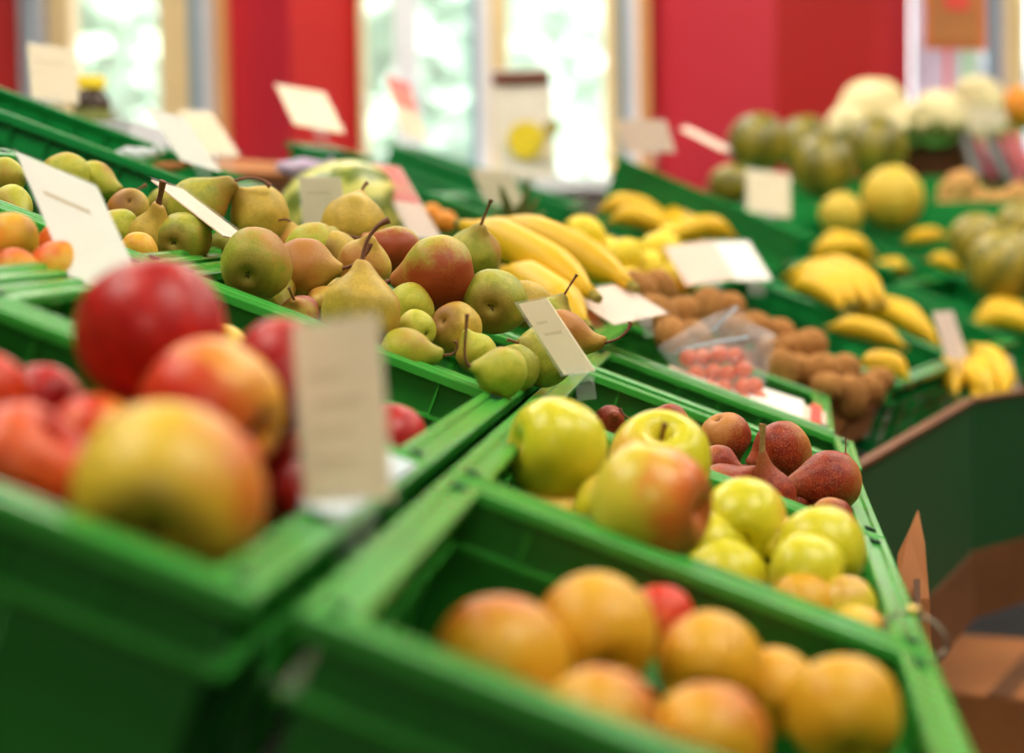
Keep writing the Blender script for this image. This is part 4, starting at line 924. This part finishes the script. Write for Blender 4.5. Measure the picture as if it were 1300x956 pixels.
# ---------------------------------------------------------------- the shop
def struct(name, bm, mt, parent=None):
    o = obj(name, bm, M[mt], parent)
    if parent is None: tag(o, kind='structure')
    return o
bm = bmesh.new(); box(bm, -5, 5.5, -4, 6.5, -.05, 0); struct('floor', bm, 'floor')
bm = bmesh.new(); box(bm, -5, 5.5, -4, 7.0, 3.2, 3.3); struct('ceiling', bm, 'ceiling_paint')
WY = 6.5
def wx(px): return at(px, 130, WY).x
def wall_bay(n, x0, x1, bars):
    """A glazed bay with its low wall; bars are (px0, px1, material, depth)."""
    root = bpy.data.objects.new('window_%d' % n, None); C.objects.link(root); root.location = ((x0 + x1) / 2, WY, 1.35); tag(root, kind='structure')
    for a_, b_, mt, dp in bars:
        bm = bmesh.new(); box(bm, wx(a_), wx(b_), WY - dp, WY + .06, 1.38, 3.2); put('window_frame', bm, mt, root)
    bm = bmesh.new(); box(bm, x0, x1, WY + .02, WY + .028, 1.38, 3.2); put('window_pane', bm, 'glass', root)
    bm = bmesh.new(); box(bm, x0, x1, WY - .22, WY + .1, 1.34, 1.38); put('window_sill', bm, 'sill', root)
    bm = bmesh.new(); box(bm, x0, x1, WY, WY + .1, 0, 1.34); struct('wall_below_window_%d' % n, bm, 'sill').name = 'wall_back'
wall_bay(1, wx(33), wx(293), [(33, 44, 'white_frame', .02), (44, 52, 'blue_frame', .05), (52, 74, 'white_frame', .04), (74, 101, 'beige_frame', .08), (212, 246, 'beige_frame', .08), (246, 262, 'blue_frame', .04), (262, 282, 'white_frame', .05), (282, 295, 'orange_frame', .1)])
wall_bay(2, wx(462), wx(820), [(460, 466, 'beige_frame', .06), (503, 533, 'white_frame', .02), (598, 608, 'blue_frame', .03), (608, 624, 'white_frame', .05), (624, 645, 'beige_frame', .08), (768, 782, 'beige_frame', .06), (782, 796, 'blue_frame', .03), (796, 809, 'white_frame', .05), (809, 822, 'orange_frame', .1)])
wall_bay(3, wx(1153), wx(1420), [(1251, 1262, 'blue_frame', .03), (1262, 1270, 'white_frame', .05), (1268, 1291, 'beige_frame', .08), (1380, 1420, 'beige_frame', .08)])
def pier(name, a, mid, b, prot=.12):
    x0, xm, x1 = wx(a), wx(mid), wx(b)
    for nm, p, q, mt in ((name, (x0, WY), (xm, WY - prot), 'red_wall_sheen'), (name, (xm, WY - prot), (x1, WY), 'red_wall')):  # left face carries the painted window sheen
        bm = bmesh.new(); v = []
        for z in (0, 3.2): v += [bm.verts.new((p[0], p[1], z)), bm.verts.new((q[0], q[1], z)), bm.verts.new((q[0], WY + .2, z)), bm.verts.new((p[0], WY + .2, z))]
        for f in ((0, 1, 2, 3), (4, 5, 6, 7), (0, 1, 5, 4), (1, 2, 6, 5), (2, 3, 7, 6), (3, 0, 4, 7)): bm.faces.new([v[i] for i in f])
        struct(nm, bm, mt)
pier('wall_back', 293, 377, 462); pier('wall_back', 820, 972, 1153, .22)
bm = bmesh.new(); box(bm, -5, wx(33), WY, WY + .2, 0, 3.2); struct('wall_back', bm, 'red_wall')
bm = bmesh.new(); box(bm, wx(1420), 5.5, WY, WY + .2, 0, 3.2); struct('wall_back', bm, 'red_wall')
bm = bmesh.new(); box(bm, -5.1, -5, -4, WY, 0, 3.2); struct('wall_left', bm, 'room_paint')
bm = bmesh.new(); box(bm, 5.5, 5.6, -4, WY, 0, 3.2); struct('wall_right', bm, 'room_paint')
bm = bmesh.new(); box(bm, -5, 5.5, -4.1, -4, 0, 3.2); struct('wall_front', bm, 'room_paint')
# ceiling lamps; the last, behind the eye, is added fill for near crate walls
for i, (x, y) in enumerate(((-1.3, 1.0), (1.0, .6), (-1.3, 3.4), (1.0, 3.2), (-.2, 5.3), (2.6, 2.0), (2.6, 4.8), (-.2, -2.4))):
    t = empty('ceiling_or_fill_lamp', Vector((x, y, 3.2)), 'square white unseen lamp overhead, room light and added fill', 'lamp', 'ceiling lamps')
    bm = bmesh.new(); box(bm, x - .62, x + .62, y - .52, y + .52, 3.14, 3.2); put('lamp_housing', bm, 'white_frame', t)
    bm = bmesh.new(); box(bm, x - .6, x + .6, y - .5, y + .5, 3.13, 3.142); put('diffuser', bm, 'lamp', t)
# outside
bm = bmesh.new(); box(bm, -30, 40, 6.75, 45, -.3, -.02); tag(obj('street_paving', bm, M['asphalt']), kind='structure')
def tree(x, y, h, r, lab, seed):
    t = empty('tree', Vector((x, y, 0)), lab, 'tree', 'trees outside the windows'); rnd = random.Random(seed)
    bm = bmesh.new(); tube(bm, [(x, y, 0), (x + .05, y, h * .4), (x, y, h * .7)], [.14, .1, .06], 10); put('trunk', bm, 'stem', t, smooth=True)
    bm = bmesh.new()
    for k in range(900):
        a, u, q = rnd.uniform(0, 6.28), rnd.uniform(-1, 1), rnd.random() ** .4
        s_ = (1 - u * u) ** .5; p = Vector((x + r * q * s_ * math.cos(a), y + r * q * s_ * math.sin(a), h * .62 + h * .42 * u * q)); z = rnd.uniform(.08, .2)
        e1 = Vector((rnd.gauss(0, 1), rnd.gauss(0, 1), rnd.gauss(0, 1))).normalized() * z; e2 = e1.orthogonal().normalized() * z * .6
        bm.faces.new([bm.verts.new(p + e1), bm.verts.new(p + e2), bm.verts.new(p - e1), bm.verts.new(p - e2)])
    put('crown', bm, 'foliage', t)
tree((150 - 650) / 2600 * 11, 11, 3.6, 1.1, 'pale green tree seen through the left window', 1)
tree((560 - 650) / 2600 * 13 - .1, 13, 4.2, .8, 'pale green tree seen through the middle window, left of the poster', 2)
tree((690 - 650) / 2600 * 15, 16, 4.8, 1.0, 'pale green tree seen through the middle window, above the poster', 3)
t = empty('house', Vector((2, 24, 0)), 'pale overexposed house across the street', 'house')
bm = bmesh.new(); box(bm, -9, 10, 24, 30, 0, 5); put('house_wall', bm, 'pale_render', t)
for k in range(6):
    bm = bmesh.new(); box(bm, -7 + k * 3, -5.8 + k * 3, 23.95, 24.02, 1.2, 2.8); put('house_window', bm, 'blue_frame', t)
t = empty('window_poster', at(1200, 100, 6.4), 'lilac print hanging in the top right window', 'poster')
bm = bmesh.new(); slab(bm, at(1158, -60, 6.35), at(1246, -60, 6.35), at(1160, 240, 6.35), .004); put('print', bm, 'purple_poster', t)
bm = bmesh.new(); slab(bm, at(1218, 40, 6.34), at(1242, 40, 6.34), at(1218, 110, 6.34), .003); put('green_panel', bm, 'foliage', t)
# daylight
sun = bpy.data.lights.new('sun', 'SUN'); sun.energy = 7.0; sun.angle = R(2); sun.color = (1, .97, .9); so = bpy.data.objects.new('sun', sun); C.objects.link(so)
so.rotation_euler = (R(42), 0, R(-12))
#--SET
cam = bpy.data.cameras.new('camera'); co = bpy.data.objects.new('camera', cam); C.objects.link(co)
m = Matrix((RIGHT, UP, -FWD)).transposed().to_4x4(); m.translation = EYE; co.matrix_world = m
cam.sensor_width = 36; cam.lens = FPX / 1300 * 36; cam.shift_y = -(478 - PY) / 1300
cam.clip_start = .02; cam.clip_end = 200
cam.dof.use_dof = True; cam.dof.focus_distance = 1.72; cam.dof.aperture_fstop = 3.4; cam.dof.aperture_blades = 0
sc = bpy.context.scene; sc.camera = co
sc.view_settings.view_transform = 'Standard'; sc.view_settings.look = 'None'; sc.view_settings.gamma = 1; sc.view_settings.use_curve_mapping = False
sc.view_settings.exposure = 0.45
sc.cycles.use_denoising = True
sc.cycles.max_bounces = 8; sc.cycles.transparent_max_bounces = 12
w = bpy.data.worlds.new('world'); sc.world = w; w.use_nodes = True
bg = w.node_tree.nodes['Background']; bg.inputs[0].default_value = (.97, .985, 1, 1); bg.inputs[1].default_value = 2.3
